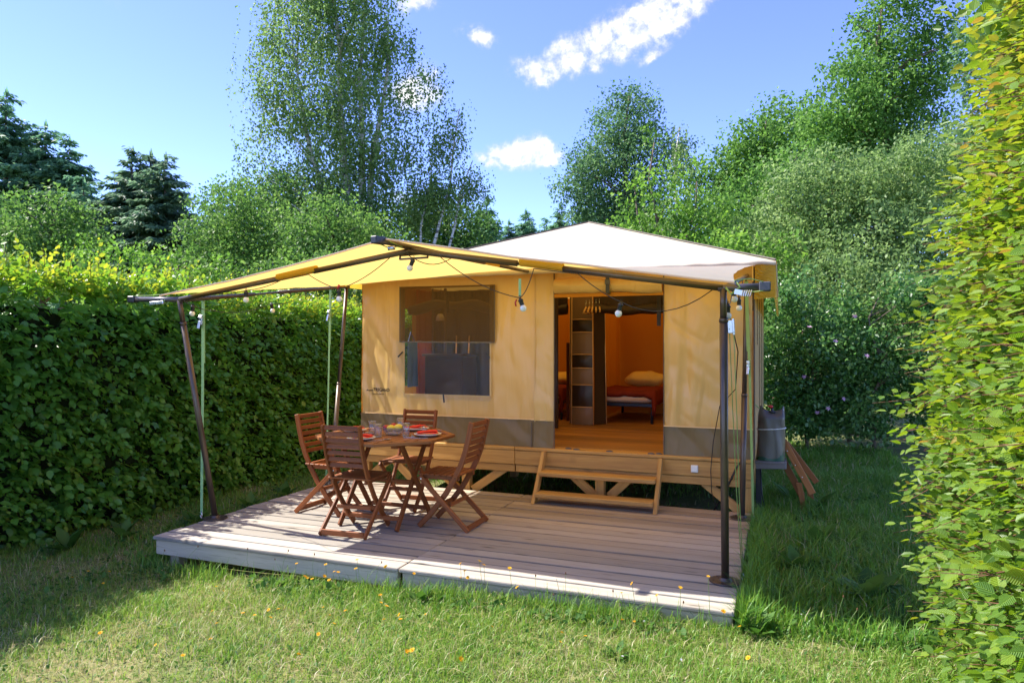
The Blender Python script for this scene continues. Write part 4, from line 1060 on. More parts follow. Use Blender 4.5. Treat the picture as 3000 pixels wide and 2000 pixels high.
# ------------------------------------------------------------------ table
TC = Vector((-2.907, -1.42, 0)); TR = .595
tb = thing('octagonal_table', 'octagonal oiled wood folding table laid for four people', 'table', TC)
oct_ = [(TR * math.cos(math.radians(22.5 + 45 * k)), TR * math.sin(math.radians(22.5 + 45 * k))) for k in range(8)]
rin = TR * .924 - .06
for k in range(8):
    a, b = Vector(oct_[k] + (0,)), Vector(oct_[(k + 1) % 8] + (0,))
    ai, bi = a * ((TR - .065) / TR), b * ((TR - .065) / TR)
    m = MB(); g0 = (b - a).length
    q = [a.lerp(b, .002), b.lerp(a, .002), bi, ai]
    vs = [(p.x, p.y, .712) for p in q] + [(p.x, p.y, .736) for p in q]
    gs = [(0, 0, 0), (g0, 0, 0), (g0 - .03, .06, 0), (.03, .06, 0)] * 2
    m.add(vs, [(3, 2, 1, 0), (4, 5, 6, 7), (0, 1, 5, 4), (1, 2, 6, 5), (2, 3, 7, 6), (3, 0, 4, 7)], gs); part('rim_board', m, M['tabletop'], tb, local=True, bevel=.003)
ns = 13; wsl = 2 * rin / ns
Ri = (TR - .067)
for k in range(ns):
    x = -rin + wsl * (k + .5)
    # half length inside the octagon
    ap = Ri * .924; h = min(ap, Ri * .924 * math.sqrt(2) - abs(x) - wsl * .5)
    m = MB(); m.box((x, 0, .724), (wsl - .007, 2 * h - .004, .020), 1); part('table_slat', m, M['tabletop'], tb, local=True, bevel=.002)
m = MB(); m.bar((-.44, -.0, .70), (.44, 0, .70), .06, .022); part('batten', m, M['teak'], tb, local=True, bevel=.003)
for s, dy in ((-1, .0), (1, .0)):
    x = s * .27
    for a, b, dx in (((-.275, .0), (.24, .695), 0), ((.275, .0), (-.24, .695), .024)):
        m = MB(); m.ribbon([(x + dx * s, a[0], a[1] + .004), (x + dx * s, b[0], b[1])], (1, 0, 0), .048, .022); part('leg', m, M['teak'], tb, local=True, bevel=.004)
    m = MB(); m.bar((x + .012 * s, -.34, .692), (x + .012 * s, .34, .692), .05, .034); part('apron', m, M['teak'], tb, local=True, bevel=.003)
for y, z in ((-.215, .09), (.215, .09), (0, .35)):
    m = MB(); m.bar((-.27, y, z), (.27, y, z), .02, .036 if z < .2 else .03); part('stretcher', m, M['teak'], tb, local=True, bevel=.003)

# tableware
TZ = .7365
PL = [((-2.520, -1.385), 'at the right end of the table', .5), ((-2.905, -1.79), 'at the table front behind the near chair', .2), ((-2.80, -1.07), 'at the back of the table', 1.2), ((-3.27, -1.36), 'at the left end of the table', .9)]
p0 = n0 = None
for k, ((x, y), w, rz) in enumerate(PL):
    if p0 is None:
        p0 = thing('plate', '', 'plate', (x, y, TZ), 0, 'dinner plates on the table')
        m = MB(); m.lathe([(0, .004), (.062, .004), (.068, .001), (.075, .003), (.112, .019), (.116, .021), (.114, .024), (.076, .010), (.06, .009), (0, .009)], (0, 0, 0), 32); part('dish', m, M['plate'], p0, True, local=True)
        q = p0
    else: q = dup(p0, (x, y, TZ), 0, '')
    q['label'] = 'white dinner plate with a red napkin ' + w
    m = MB()
    def nap(u, v, top=0):
        X, Y = (u - .5) * .17, (v - .5) * .15
        return (X + .006 * math.sin(v * 6), Y, .024 + top + .012 * float(fbm(u * 3, v * 3, 7 + k, 2)) + .005 * math.sin(u * 3.1))
    m.grid(nap, 10, 10); m.grid(lambda u, v: nap(u * .96 + .02, min(1, v * .5 + .02 + .3 * u), .007 + .006 * u), 10, 10)
    o = part('napkin', m, M['napkin'], None, True, local=True); o.location = (x, y, TZ); o.rotation_euler.z = rz
    so = o.modifiers.new('thick', 'SOLIDIFY'); so.thickness = .002
    tag(o, 'folded red paper napkin on the plate ' + w, 'napkin', 'red napkins')
GL = [((-3.03, -1.43), 'tall clear glass at the left of the fruit bowl, farther from the viewer'), ((-2.872, -1.59), 'clear glass at the near left corner of the fruit bowl'), ((-2.93, -1.13), 'clear glass behind the fruit bowl'), ((-2.686, -1.456), 'clear glass between the fruit bowl and the right-end plate')]
g0 = None
for (x, y), lb in GL:
    if g0 is None:
        g0 = thing('drinking_glass', lb, 'glass', (x, y, TZ), 0, 'drinking glasses on the table')
        m = MB(); m.lathe([(0, .001), (.027, .001), (.029, .004), (.031, .05), (.0335, .108), (.0318, .108), (.0295, .05), (.027, .014), (0, .012)], (0, 0, 0), 22); part('tumbler', m, M['glass'], g0, True, local=True)
        m = MB(); m.lathe([(.0336, .106), (.0342, .108), (.0336, .110), (.0325, .108), (.0336, .106)], (0, 0, 0), 22); part('rim', m, M['bowl'], g0, True, local=True)
        m = MB(); m.lathe([(.0292, .001), (.0292, .007), (0, .010)], (0, 0, 0), 22); part('thick_base', m, M['bowl'], g0, True, local=True)
    else: dup(g0, (x, y, TZ), random.random(), lb)
sg_ = thing('salt_shaker', 'small clear glass salt shaker near the back plate', 'shaker', (-2.668, -1.173, TZ))
m = MB(); m.lathe([(0, 0), (.017, 0), (.018, .02), (.014, .035), (0, .036)], (0, 0, 0), 12); part('jar', m, M['bowl'], sg_, True, local=True)
m = MB(); m.lathe([(.014, .034), (.014, .044), (.008, .050), (0, .051)], (0, 0, 0), 12); part('lid', m, M['steel'], sg_, True, local=True)
BW = Vector((-2.83, -1.42, TZ))
bw = thing('fruit_bowl', 'oval pressed-glass fruit bowl in the middle of the table', 'bowl', BW)
m = MB()
def bowlf(u, v):
    a = 2 * math.pi * u; k = v
    r = .55 + .45 * k ** .8; f = 1 + .025 * math.cos(a * 14) * k
    return (.105 * r * f * math.cos(a), .075 * r * f * math.sin(a), .003 + .062 * k ** 1.2)
m.grid(bowlf, 56, 8); m.lathe([(0, .003), (.058, .003)], (0, 0, 0), 28, 1, .72); q = part('bowl', m, M['bowl'], bw, True, local=True)
for dx, dy, dz, r, mt, nm, lb in ((-.055, -.02, .058, .032, 'apple', 'nectarine', 'dark red nectarine at the left end of the fruit bowl'), (-.012, .03, .072, .031, 'apple', 'nectarine', 'dark red nectarine at the back of the fruit bowl'), (-.005, -.03, .058, .03, 'lemon', 'lemon', 'yellow lemon in the middle of the fruit bowl'), (.052, -.005, .062, .033, 'lemon', 'lemon', 'large yellow lemon at the right end of the fruit bowl')):
    m = MB()
    if nm == 'lemon':
        m.lathe([(max(1e-6, r * math.sin(math.pi * i / 12) ** .9), -r * 1.25 * math.cos(math.pi * i / 12)) for i in range(13)], (0, 0, 0), 16, axis=(1, .25, .15))
    else:
        m.lathe([(max(1e-6, r * math.sin(math.pi * i / 12)), -r * .95 * math.cos(math.pi * i / 12) - .006 * math.exp(-((i - 12) / 1.6) ** 2)) for i in range(13)], (0, 0, 0), 16)
    o = part(nm, m, M[mt], None, True, local=True); o.location = BW + Vector((dx, dy, dz)); tag(o, lb, 'fruit')
def cutlery(kind, label, x, y, rz):
    m = MB()
    if kind == 'knife':
        m.bar((-.1, 0, .003), (.0, 0, .004), .014, .005); m.bar((.0, 0, .003), (.11, .002, .003), .018, .002)
    elif kind == 'fork':
        m.bar((-.1, 0, .003), (.03, 0, .006), .009, .003); m.bar((.03, 0, .006), (.055, 0, .004), .022, .003)
        for d in (-.0085, -.003, .003, .0085): m.bar((.055, d, .004), (.10, d, .009), .003, .002)
    else:
        m.bar((-.1, 0, .003), (.05, 0, .006), .008, .003); m.lathe([(.0, 0), (.014, .003), (.02, .006), (.0205, .008)], (.075, 0, .001), 14, 1.5, 1)
    o = part(kind, m, M['steel'], None, local=True); o.location = (x, y, TZ); o.rotation_euler.z = rz; tag(o, label, kind)
cutlery('knife', 'steel knife beside the right-end plate, nearer the viewer', -2.56, -1.53, .15)
cutlery('fork', 'steel fork between the near right glass and the right-end plate', -2.64, -1.43, -1.0)
cutlery('spoon', 'steel spoon beside the front plate', -2.75, -1.77, 1.0)
cutlery('knife', 'steel knife beside the left-end plate', -3.14, -1.42, 1.2)
cutlery('fork', 'steel fork beside the back plate', -2.66, -1.06, .3)

# ------------------------------------------------------------------ vegetation helpers (numpy)
def np_obj(name, V, polys, lv, mat, parent=None, off=None, smooth=False, **props):
    """polys: list of (F,k) index arrays"""
    me = bpy.data.meshes.new(name)
    V = np.asarray(V, np.float32)
    if off is not None: V = V - np.array(off, np.float32)
    me.vertices.add(len(V)); me.vertices.foreach_set('co', V.ravel())
    li = np.concatenate([p.ravel() for p in polys]).astype(np.int32)
    tot = np.concatenate([np.full(len(p), p.shape[1], np.int32) for p in polys])
    st_ = np.concatenate([[0], np.cumsum(tot)[:-1]]).astype(np.int32)
    me.loops.add(len(li)); me.loops.foreach_set('vertex_index', li)
    me.polygons.add(len(tot)); me.polygons.foreach_set('loop_start', st_); me.polygons.foreach_set('loop_total', tot)
    at = me.attributes.new('lv', 'FLOAT_VECTOR', 'POINT'); at.data.foreach_set('vector', np.asarray(lv, np.float32).ravel())
    me.materials.append(mat)
    if smooth: me.polygons.foreach_set('use_smooth', np.ones(len(tot), bool))
    me.update(calc_edges=True)
    o = bpy.data.objects.new(name, me); COL.objects.link(o)
    if parent is not None: o.parent = parent
    for k, v in props.items(): o[k] = v
    return o
def norm(a): return a / np.maximum(np.linalg.norm(a, axis=1, keepdims=True), 1e-9)
# leaf templates: (across, along, lift) vertices + faces
T_SMALL = (np.array([[0, 0, 0], [-.32, .45, .07], [.32, .45, .07], [0, 1, 0]]), [np.array([[0, 2, 3], [0, 3, 1]])])
T_BIG = (np.array([[0, 0, 0], [-.26, .22, .05], [0, .28, -.01], [.26, .22, .05], [-.30, .58, .05], [0, .62, -.02], [.30, .58, .05], [0, 1.0, -.08]]),
         [np.array([[0, 2, 1], [0, 3, 2], [4, 5, 7], [5, 6, 7]]), np.array([[1, 2, 5, 4], [2, 3, 6, 5]])])
def leaves_geo(P, D, N, size, rnd, T, width=1.0):
    """P base, D direction of the blade, N blade normal"""
    D = norm(D); A = norm(np.cross(D, N)); N = np.cross(A, D)
    tv, tf = T; n, k = len(P), len(tv); sz = np.asarray(size).reshape(-1, 1, 1)
    w = np.asarray(width).reshape(-1, 1, 1) if np.ndim(width) else width
    V = P[:, None, :] + sz * (A[:, None, :] * (tv[None, :, 0:1] * w) + D[:, None, :] * tv[None, :, 1:2] + N[:, None, :] * tv[None, :, 2:3])
    lv = np.empty((n, k, 3)); lv[:, :, 0] = tv[:, 0]; lv[:, :, 1] = tv[:, 1]; lv[:, :, 2] = np.asarray(rnd).reshape(-1, 1)
    polys = [(f[None] + (np.arange(n) * k)[:, None, None]).reshape(-1, f.shape[1]) for f in tf]
    return V.reshape(-1, 3), polys, lv.reshape(-1, 3)
def merge(gs):
    Vs, Ls, Ps, b = [], [], {}, 0
    for V, P, L in gs:
        Vs.append(V); Ls.append(L)
        for p in P: Ps.setdefault(p.shape[1], []).append(p + b)
        b += len(V)
    return np.concatenate(Vs), [np.concatenate(v) for v in Ps.values()], np.concatenate(Ls)
RX = np.array([.9328, .3605, 0]); FX = np.array([-.3605, .9328, 0]); UZ = np.array([0, 0, 1.0])
def rdir(n):
    v = rng.normal(size=(n, 3)); return norm(v)

def tree(name, label, cat, base, blobs, leaf, count, mat, bark='bark', group=None, clump=.42, droop=0.0, depth=.85, trunk_r=.12, trunks=None, limbs=16, upness=.5, dens=44.0, crownname='crown'):
    bx_, by_ = base; gz_ = float(ground_z(bx_, by_))
    o = thing(name, label, cat, (bx_, by_, gz_), 0, group)
    B = np.array([(bx_, by_, 0)])
    vol = np.array([b[2] ** 1.0 * b[3] ** .9 * max(b[2], .3) for b in blobs]); vol = vol / vol.sum()
    C, W = [], []
    ncl = max(24, int(count / dens))
    for (lx, z, r1, r2), f in zip(blobs, vol):
        n = max(4, int(ncl * f))
        q = rdir(n) * (rng.random((n, 1)) ** .42)
        dz = rng.normal() * .25 * r1
        C.append(B + RX * lx + UZ * z + FX * dz + q[:, :1] * RX * r1 + q[:, 1:2] * FX * r1 * depth + q[:, 2:] * UZ * r2)
    C = np.concatenate(C); C = C[C[:, 2] > gz_ + .25]
    cr = clump * rng.uniform(.55, 1.25, len(C))
    per = int(max(4, count / len(C)))
    idx = np.repeat(np.arange(len(C)), rng.poisson(per, len(C)))
    n = len(idx)
    g = np.clip(rng.normal(size=(n, 3)), -1.5, 1.5) * np.array([.62, .62, .42]) * cr[idx][:, None]
    if droop:
        g[:, :2] *= .55; g[:, 2] = -rng.random(n) ** .8 * droop * (.5 + cr[idx] / clump) + rng.normal(size=n) * .08
        k = rng.integers(0, 5, n)        # hanging strands
        an = (idx * 2.399 + k * 1.257)
        g[:, 0] = np.cos(an) * cr[idx] * .7 * (.4 + k / 5) + g[:, 0] * .22; g[:, 1] = np.sin(an) * cr[idx] * .7 * (.4 + k / 5) + g[:, 1] * .22
    P = C[idx] + g
    N = norm(rdir(n) + UZ * upness + norm(g) * .35)
    D = rdir(n) + UZ * (-.9 if droop else -.25)
    rnd = np.clip(rng.normal(.5, .2, n) + rng.normal(0, .16, len(C))[idx], 0, 1)
    V, polys, lv = leaves_geo(P, D, N, leaf * rng.uniform(.6, 1.3, n), rnd, T_SMALL, 1.05)
    np_obj(crownname, V, polys, lv, M[mat], o, root_loc(o), kind='stuff')
    m = MB()
    tops = trunks or [(0.0, max(b[1] for b in blobs))]
    TR_ = []
    for lx, zt in tops:
        pts = []
        for k in range(9):
            s_ = k / 8
            w = .12 * math.sin(k * 1.7 + lx * 3) * s_
            pts.append(Vector((bx_, by_, gz_ - .1 + (zt - gz_) * s_)) + Vector(RX) * (lx * s_ ** 1.4 + w) + Vector(FX) * (.1 * math.sin(k + lx)))
        m.tube(pts, [trunk_r * (1.15 - 1.05 * k / 8) + .008 for k in range(9)], 7)
        TR_.append(pts)
    order = rng.permutation(len(C))[:limbs]
    for i in order:
        c = Vector(C[i]); pts = min(TR_, key=lambda p: min((q - c).length for q in p))
        zs_ = c.z - .55 * (Vector((c.x, c.y, 0)) - Vector((pts[4].x, pts[4].y, 0))).length
        zs_ = min(max(zs_, gz_ + .2), pts[-1].z - .05)
        f_ = (zs_ - pts[0].z) / max(.1, pts[-1].z - pts[0].z) * 8; k = min(7, max(0, int(f_)))
        a = pts[k].lerp(pts[k + 1], min(1, max(0, f_ - k)))
        mid = a.lerp(c, .5) + Vector((rng.normal() * .06, rng.normal() * .06, .10 * (c - a).length))
        r0 = trunk_r * .36 * (1 - .6 * k / 8) + .006
        m.tube([a, a.lerp(mid, .55), mid, mid.lerp(c, .55), c], [r0, r0 * .8, r0 * .6, r0 * .4, r0 * .2], 5)
    part('trunk', m, M[bark], o, True)
    return o

def conifer(label, x, y, top, rbase, mat, name='spruce_tree', group=None, spacing=.75, sag=.30, z0=1.2, seed=0, nb=10):
    r = np.random.default_rng(seed + 40); gz_ = float(ground_z(x, y))
    o = thing(name, label, 'tree', (x, y, gz_), 0, group)
    m = MB(); H = top - gz_
    m.tube([(x, y, gz_ - .1), (x + .05, y, gz_ + H * .5), (x, y, top)], [.02 * H + .04, .011 * H + .02, .012], 7)
    P, D, N, Sz, Rn = [], [], [], [], []
    z = gz_ + z0
    spacing *= .9
    while z < top - .1:
        f = (top - z) / (H - z0); L0 = rbase * (f ** .70) + .18
        nbk = nb if f > .15 else 5
        a0 = r.random() * 6.28
        for k in range(nbk):
            L = L0 * r.uniform(.62, 1.15); a = a0 + k * 6.283 / nbk + r.normal() * .22
            zz = z + r.normal() * spacing * .3
            dxy = np.array([math.cos(a), math.sin(a), 0]); px = np.array([-math.sin(a), math.cos(a), 0])
            ns_ = max(4, int(L / .125))
            t_ = (np.arange(ns_) + r.random(ns_) * .6) / ns_
            rise = .28 * f * L - .0
            zc = zz + (.22 * L * t_ - sag * L * t_ ** 2 * (.6 + f)) + .16 * L * np.maximum(0, t_ - .75)
            if r.random() < .5: m.tube([(x, y, zz), tuple(np.array([x, y, 0]) + dxy * L * .5 + UZ * np.interp(.5, t_, zc)), tuple(np.array([x, y, 0]) + dxy * L * .92 + UZ * zc[-1])], [.035 * f + .012, .02 * f + .008, .005], 4)
            c = np.array([x, y, 0]) + dxy * (L * t_)[:, None] + UZ * zc[:, None]
            for sd in (-1, 1, 0, -1, 1):
                w = (.40 * L * (1 - t_) * (.5 + t_) + .24) * r.uniform(.7, 1.2, ns_)
                dd = dxy * r.uniform(.3, .9, ns_)[:, None] + px * (sd * .9) - UZ * r.uniform(.05, .65, ns_)[:, None]
                P.append(c + r.normal(size=(ns_, 3)) * .05); D.append(dd); N.append(UZ + r.normal(size=(ns_, 3)) * .55 + dxy * .2); Sz.append(np.minimum(w, .50)); Rn.append(np.clip(r.normal(.45, .2, ns_) + .25 * (t_ - .5), 0, 1))
        z += spacing * r.uniform(.75, 1.2) * (.45 + .55 * f)
    P.append(np.array([[x, y, top - .35]] * 4)); D.append(np.array([[.1, 0, 1], [-.15, .1, 1], [.0, -.15, 1.2], [.2, .1, .7]])); N.append(np.array([[1, 0, 0], [0, 1, 0.1], [.7, .7, 0], [1, -1, 0]])); Sz.append(np.array([.7, .5, .6, .45])); Rn.append(np.array([.5] * 4))
    P, D, N, Sz, Rn = map(np.concatenate, (P, D, N, Sz, Rn))
    V, polys, lv = leaves_geo(P, D, N, Sz, Rn, T_SMALL, .6)
    np_obj('crown', V, polys, lv, M[mat], o, root_loc(o), kind='stuff')
    part('trunk', m, M['bark'], o, True)
    return o

# ------------------------------------------------------------------ trees
tree('birch_tree', 'tallest tree, a loose drooping birch with white limbs behind the left hedge', 'tree', (-11.09, 10.48),
     [(-0.87,10.9,2.0,1.9),(-2.3,9.0,1.05,1.2),(-0.48,8.46,1.8,1.5),(0.95,10.3,.95,1.0),(-2.75,6.75,1.0,.8),(-3.2,6.3,.5,.5),(-0.97,6.30,2.0,1.3),(0.70,7.19,1.2,1.1),(1.9,9.15,.6,.5),(2.3,9.5,.35,.35),(1.3,8.7,.7,.6),(-2.9,10.0,.5,.6),(-2.6,11.6,.5,.5),(2.3,8.4,.55,.45),(-3.0,8.0,.6,.5),(1.9,7.7,.6,.45),(-0.87,12.87,1.6,1.5),(-2.3,10.52,.6,.85),(-.6,4.9,1.6,.8),(.6,12.2,.7,.8)],
     .086, 70000, 'l_birch', 'birchbark', clump=.50, droop=.7, trunk_r=.15, trunks=[(-.9, 13.5), (.9, 11.0), (-1.9, 9.6), (.2, 12.6)], limbs=60, dens=62)
tree('birch_tree', 'small leaning birch to the right of the tallest birch, half hidden by the dark trees', 'tree', (-9.6, 11.1),
     [(.95,7.5,.55,.75),(1.55,6.5,.55,.45),(.35,6.35,.65,.55),(1.0,6.1,.7,.4),(.2,5.6,.8,.6),(1.35,8.3,.3,.35),(1.9,6.3,.3,.35)],
     .08, 9000, 'l_birch', 'birchbark', clump=.32, droop=.5, trunk_r=.07, trunks=[(1.4, 8.4), (1.7, 6.9), (.4, 6.8)], limbs=22, dens=28)
tree('willow_tree', 'grey-green willow under the tallest birch, left side', 'tree', (-11.37, 6.08), [(-0.08,4.40,1.02,0.86),(-0.63,3.78,0.94,0.71),(0.71,3.93,0.94,0.94),(0,2.9,1.5,.9)], .075, 20000, 'l_bush', clump=.33)
tree('willow_tree', 'bright green willow bush just above the awning, under the tallest birch', 'tree', (-8.82, 6.00), [(-0.05,3.93,0.96,0.81),(0.69,3.85,0.88,0.66),(-0.64,3.56,0.81,0.59),(0,2.8,1.5,.8)], .075, 17000, 'l_bush', clump=.32)
tree('round_tree', 'dark rounded leafy tree between the tallest birch and the tent roof', 'tree', (-9.66, 13.18), [(-1.11,5.49,1.19,0.86),(0.07,5.27,1.19,0.86),(1.04,5.1,0.75,0.8),(0,4.2,2.0,1.0)], .10, 20000, 'l_dark', clump=.45)
tree('round_tree', 'deep green leafy tree behind the lower left limbs of the tallest birch', 'tree', (-13.4, 9.6), [(-.9,5.3,1.2,.9),(.6,5.6,1.3,1.0),(0,4.2,2.1,1.1),(2.2,5.0,1.4,1.0)], .10, 22000, 'l_dark', clump=.45)
tree('poplar_tree', 'tall blue-green poplar rising behind the tent roof peak', 'tree', (-4.71, 17.23), [(0.04,9.26,1.25,1.1),(-0.90,7.85,1.25,1.25),(-1.72,6.68,0.8,1.2),(0.75,7.85,1.25,1.35),(-0.08,6.09,2.00,1.06),(1.92,8.2,0.5,0.8),(0,5.0,2.2,.8),(.5,10.0,.5,.5),(-.3,10.2,.4,.4)], .10, 46000, 'l_poplar', clump=.46, trunk_r=.16, limbs=30)
tree('birch_tree', 'slim grey drooping birch in front of the poplar, right side', 'tree', (-2.67, 14.81), [(0.00,7.78,0.57,0.72),(0.26,6.54,0.62,1.13),(-0.26,5.51,0.93,0.82)], .085, 4200, 'l_willow', 'birchbark', clump=.32, droop=.6, trunk_r=.07, limbs=16, trunks=[(0, 8.2), (.4, 7)])
tree('young_ash_tree', 'light yellow-green young tree with thin bare stems behind the tent roof', 'tree', (-1.97, 7.57), [(-0.25,5.69,0.31,0.31),(-0.49,4.86,0.45,0.38),(0.12,4.86,0.45,0.38),(-0.08,4.11,0.89,0.62),(0.67,3.90,0.75,0.69),(-0.77,3.70,0.75,0.41),(0.81,5.00,0.28,0.38),(.1,3.1,1.3,.7),(1.3,3.3,.7,.7)], .085, 7800, 'l_lime', clump=.24, trunk_r=.055, trunks=[(-.2, 5.7), (.7, 4.9), (-.5, 4.8)], limbs=30, dens=18)
tree('oak_tree', 'dark green oak left of the tall oaks on the right, beyond the tent', 'tree', (-0.20, 14.69), [(-0.10,7.19,1.18,0.88),(0.98,8.07,1.08,0.88),(-1.08,6.21,1.08,0.88),(0.59,6.50,1.57,1.08),(-0.39,5.32,1.27,0.88),(0,4.2,2.2,1.0),(1.9,7.2,1.0,1.0)], .105, 42000, 'l_oak', clump=.42, trunk_r=.18, limbs=26)
tree('oak_tree', 'tallest oak, its crown leaving the picture at the upper right', 'tree', (2.55, 12.54), [(0.13,8.92,0.92,1.00),(-0.71,7.67,1.00,0.83),(0.54,7.42,1.17,1.25),(-1.21,6.75,1.00,0.83),(-0.21,6.42,1.33,1.00),(1.46,8.67,0.83,1.08),(0,5.2,1.8,.9),(.7,10.2,1.0,.9)], .092, 46000, 'l_oak', clump=.38, trunk_r=.18, limbs=30)
tree('oak_tree', 'blue-green oak whose twigs show above the top of the right hedge', 'tree', (4.65, 11.20), [(0.22,8.78,0.95,0.75),(-0.22,7.40,0.96,1.10),(.8,10.0,1.0,1.0),(0,5.8,1.3,1.0)], .088, 18000, 'l_poplar', clump=.34, trunk_r=.14)
tree('willow_tree', 'pale olive-grey willow in front of the oaks, filling the right side', 'tree', (1.16, 7.71), [(0.69,4.37,1.34,0.70),(-0.59,3.73,1.21,0.70),(1.13,3.35,1.15,0.96),(-0.08,2.65,1.27,0.70),(-1.16,3.09,0.57,0.57),(.4,3.3,1.5,1.0),(1.9,3.8,.9,1.1),(1.7,4.8,1.0,.7),(-.2,4.6,1.0,.6),(.6,1.9,1.6,.6),(2.1,2.4,1.0,1.0),(-1.3,2.3,.6,.6)], .068, 66000, 'l_willow', clump=.25, limbs=26, trunk_r=.08, dens=46)
tree('maple_tree', 'mid-green leafy tree between the young ash and the pale willow', 'tree', (0.2, 10.2), [(-1.0,4.6,1.1,.8),(.3,5.2,1.1,.8),(-.2,3.6,1.5,.9),(1.2,4.4,1.1,.9)], .085, 20000, 'l_oak', clump=.36)
tree('willow_bush', 'pale grey-green bush between the bramble thickets and the big pale willow', 'bush', (1.3, 6.1), [(-.9,1.9,.7,.7),(0,2.4,.8,.6),(.9,2.1,.8,.8),(0,1.2,1.3,.8)], .068, 14000, 'l_willow', clump=.24, trunk_r=.03)
tree('lime_bush', 'lime-green bush rising behind the right corner of the tent roof', 'bush', (-0.09, 5.62), [(-0.48,3.05,0.55,0.40),(0.37,3.05,0.30,0.36),(-0.14,2.57,0.62,0.51),(0.25,2.12,0.39,0.51),(.1,1.5,.5,.7)], .085, 4200, 'l_lime', clump=.22, trunk_r=.03, dens=16)
tree('bramble_bush', 'dark glossy bramble thicket behind the water bag', 'bush', (.62, 4.85), [(-.42,1.29,0.57,0.77),(0.15,1.45,0.5,0.6),(-.3,.45,.6,.6),(.3,.5,.6,.6),(-.25,2.2,.35,.5),(.6,1.7,.4,.7)], .068, 17000, 'l_bramble', clump=.2, trunk_r=.02, dens=24, limbs=22)
tree('bramble_bush', 'dark bramble thicket with pale flowers against the far end of the right hedge', 'bush', (1.55, 5.0), [(-.3,0.62,0.67,0.77),(0.35,1.19,0.5,0.8),(0.97,0.52,0.57,0.82),(.9,1.9,.5,.8),(-.2,1.3,.4,.5),(.5,2.3,.35,.4)], .068, 18000, 'l_bramble', clump=.2, trunk_r=.02, dens=24, limbs=22)
tree('round_bush', 'pale green round tree above the far left end of the left hedge', 'tree', (-13.59, 3.08), [(-0.05,3.90,1.03,0.75),(-0.66,3.63,0.75,0.62),(0.71,3.70,0.62,0.62),(0,2.9,1.4,.8)], .085, 11000, 'l_bush', clump=.28)
tree('hazel_bush', 'yellow-green bush tops standing just above the middle of the left hedge', 'bush', (-10.15, 2.81), [(0.06,2.95,0.67,0.34),(-0.86,3.02,0.67,0.34),(0.80,2.80,0.55,0.32),(0,2.2,1.6,.5)], .075, 7500, 'l_lime', clump=.22, dens=18)
tree('hazel_bush', 'green bush between the left hedge and the willow, above the awning corner', 'bush', (-8.7, 4.2), [(-.6,2.6,.7,.5),(.3,2.75,.8,.5),(1.2,2.8,.7,.5),(2.2,2.7,.7,.5)], .07, 8000, 'l_bush', clump=.24, dens=18)
tree('dark_hedge_bush', 'dark leafy bush low behind the left end of the tent roof', 'bush', (-5.6, 8.2), [(-1.0,3.0,.9,.7),(.4,2.9,1.0,.7),(1.6,2.7,1.0,.7),(2.8,2.8,.9,.7)], .085, 9000, 'l_dark', clump=.28)
# conifers
for k, (x, y, tz, rb, lb) in enumerate(((-39.25, 18.89, 15.29, 5.2, 'tallest blue-green spruce at the far left edge'), (-37.26, 19.67, 13.5, 4.6, 'second blue-green spruce from the far left edge'), (-36.04, 20.14, 12.6, 4.6, 'third blue-green spruce from the far left edge'), (-33.6, 19.14, 9.9, 4.2, 'short spruce at the right foot of the blue-green spruces'))):
    conifer(lb, x, y, tz, rb, 'l_spruce', group='blue-green spruces at the far left', seed=k, spacing=.85)
for k, (x, y, tz, rb, lb) in enumerate(((-31.08, 19.91, 11.47, 4.3, 'dark spruce, left of the dark trio beyond the left hedge'), (-31.0, 20.95, 11.62, 4.4, 'dark spruce in the middle of the dark trio beyond the left hedge'), (-28.66, 19.77, 10.9, 4.3, 'dark spruce, right of the dark trio beyond the left hedge'))):
    conifer(lb, x, y, tz, rb, 'l_spruce2', group='dark spruces beyond the left hedge', seed=10 + k, spacing=.8)
for k, (x, y, tz, rb, lb) in enumerate(((-18.58, 45.11, 12.07, 3.2, 'far pine left of the tent roof peak'), (-16.06, 46.08, 12.55, 3.0, 'far pine nearest the tent roof peak'), (-19.83, 44.63, 11.21, 2.6, 'smaller far pine at the left of the distant row'), (-18.6, 50.34, 12.2, 3.6, 'broad far pine between the two taller distant pines'))):
    conifer(lb, x, y, tz, rb, 'l_spruce', 'pine_tree', 'distant pines over the tent roof', seed=20 + k, spacing=.8, z0=3)
conifer('narrow spruce top behind the dark rounded tree', -11.6, 21.01, 7.75, 1.7, 'l_spruce', seed=30, spacing=.6)
conifer('low dark spruce at the right of the dark trio', -27.4, 22.0, 8.9, 2.6, 'l_spruce2', seed=31)
# far wood closing the gaps
gs = []
for k in range(46):
    a = -1.05 + 1.75 * k / 45; d = 62 + 10 * rng.random()
    c = np.array([.246 + d * math.sin(a), -6.58 + d * math.cos(a), 0]); r_ = rng.uniform(3, 4.5); h = rng.uniform(5.5, 7.5)
    n = 700; q = rdir(n) * (rng.random((n, 1)) ** .3); P = c + q * np.array([r_, r_, h * .55]) + UZ * h * .45
    gs.append(leaves_geo(P, rdir(n), norm(rdir(n) + UZ * .5), rng.uniform(.5, .95, n), np.clip(rng.normal(.45, .2, n), 0, 1), T_SMALL, 1.0))
V, P_, L_ = merge(gs); np_obj('far_woods', V, P_, L_, M['l_dark'], kind='stuff')

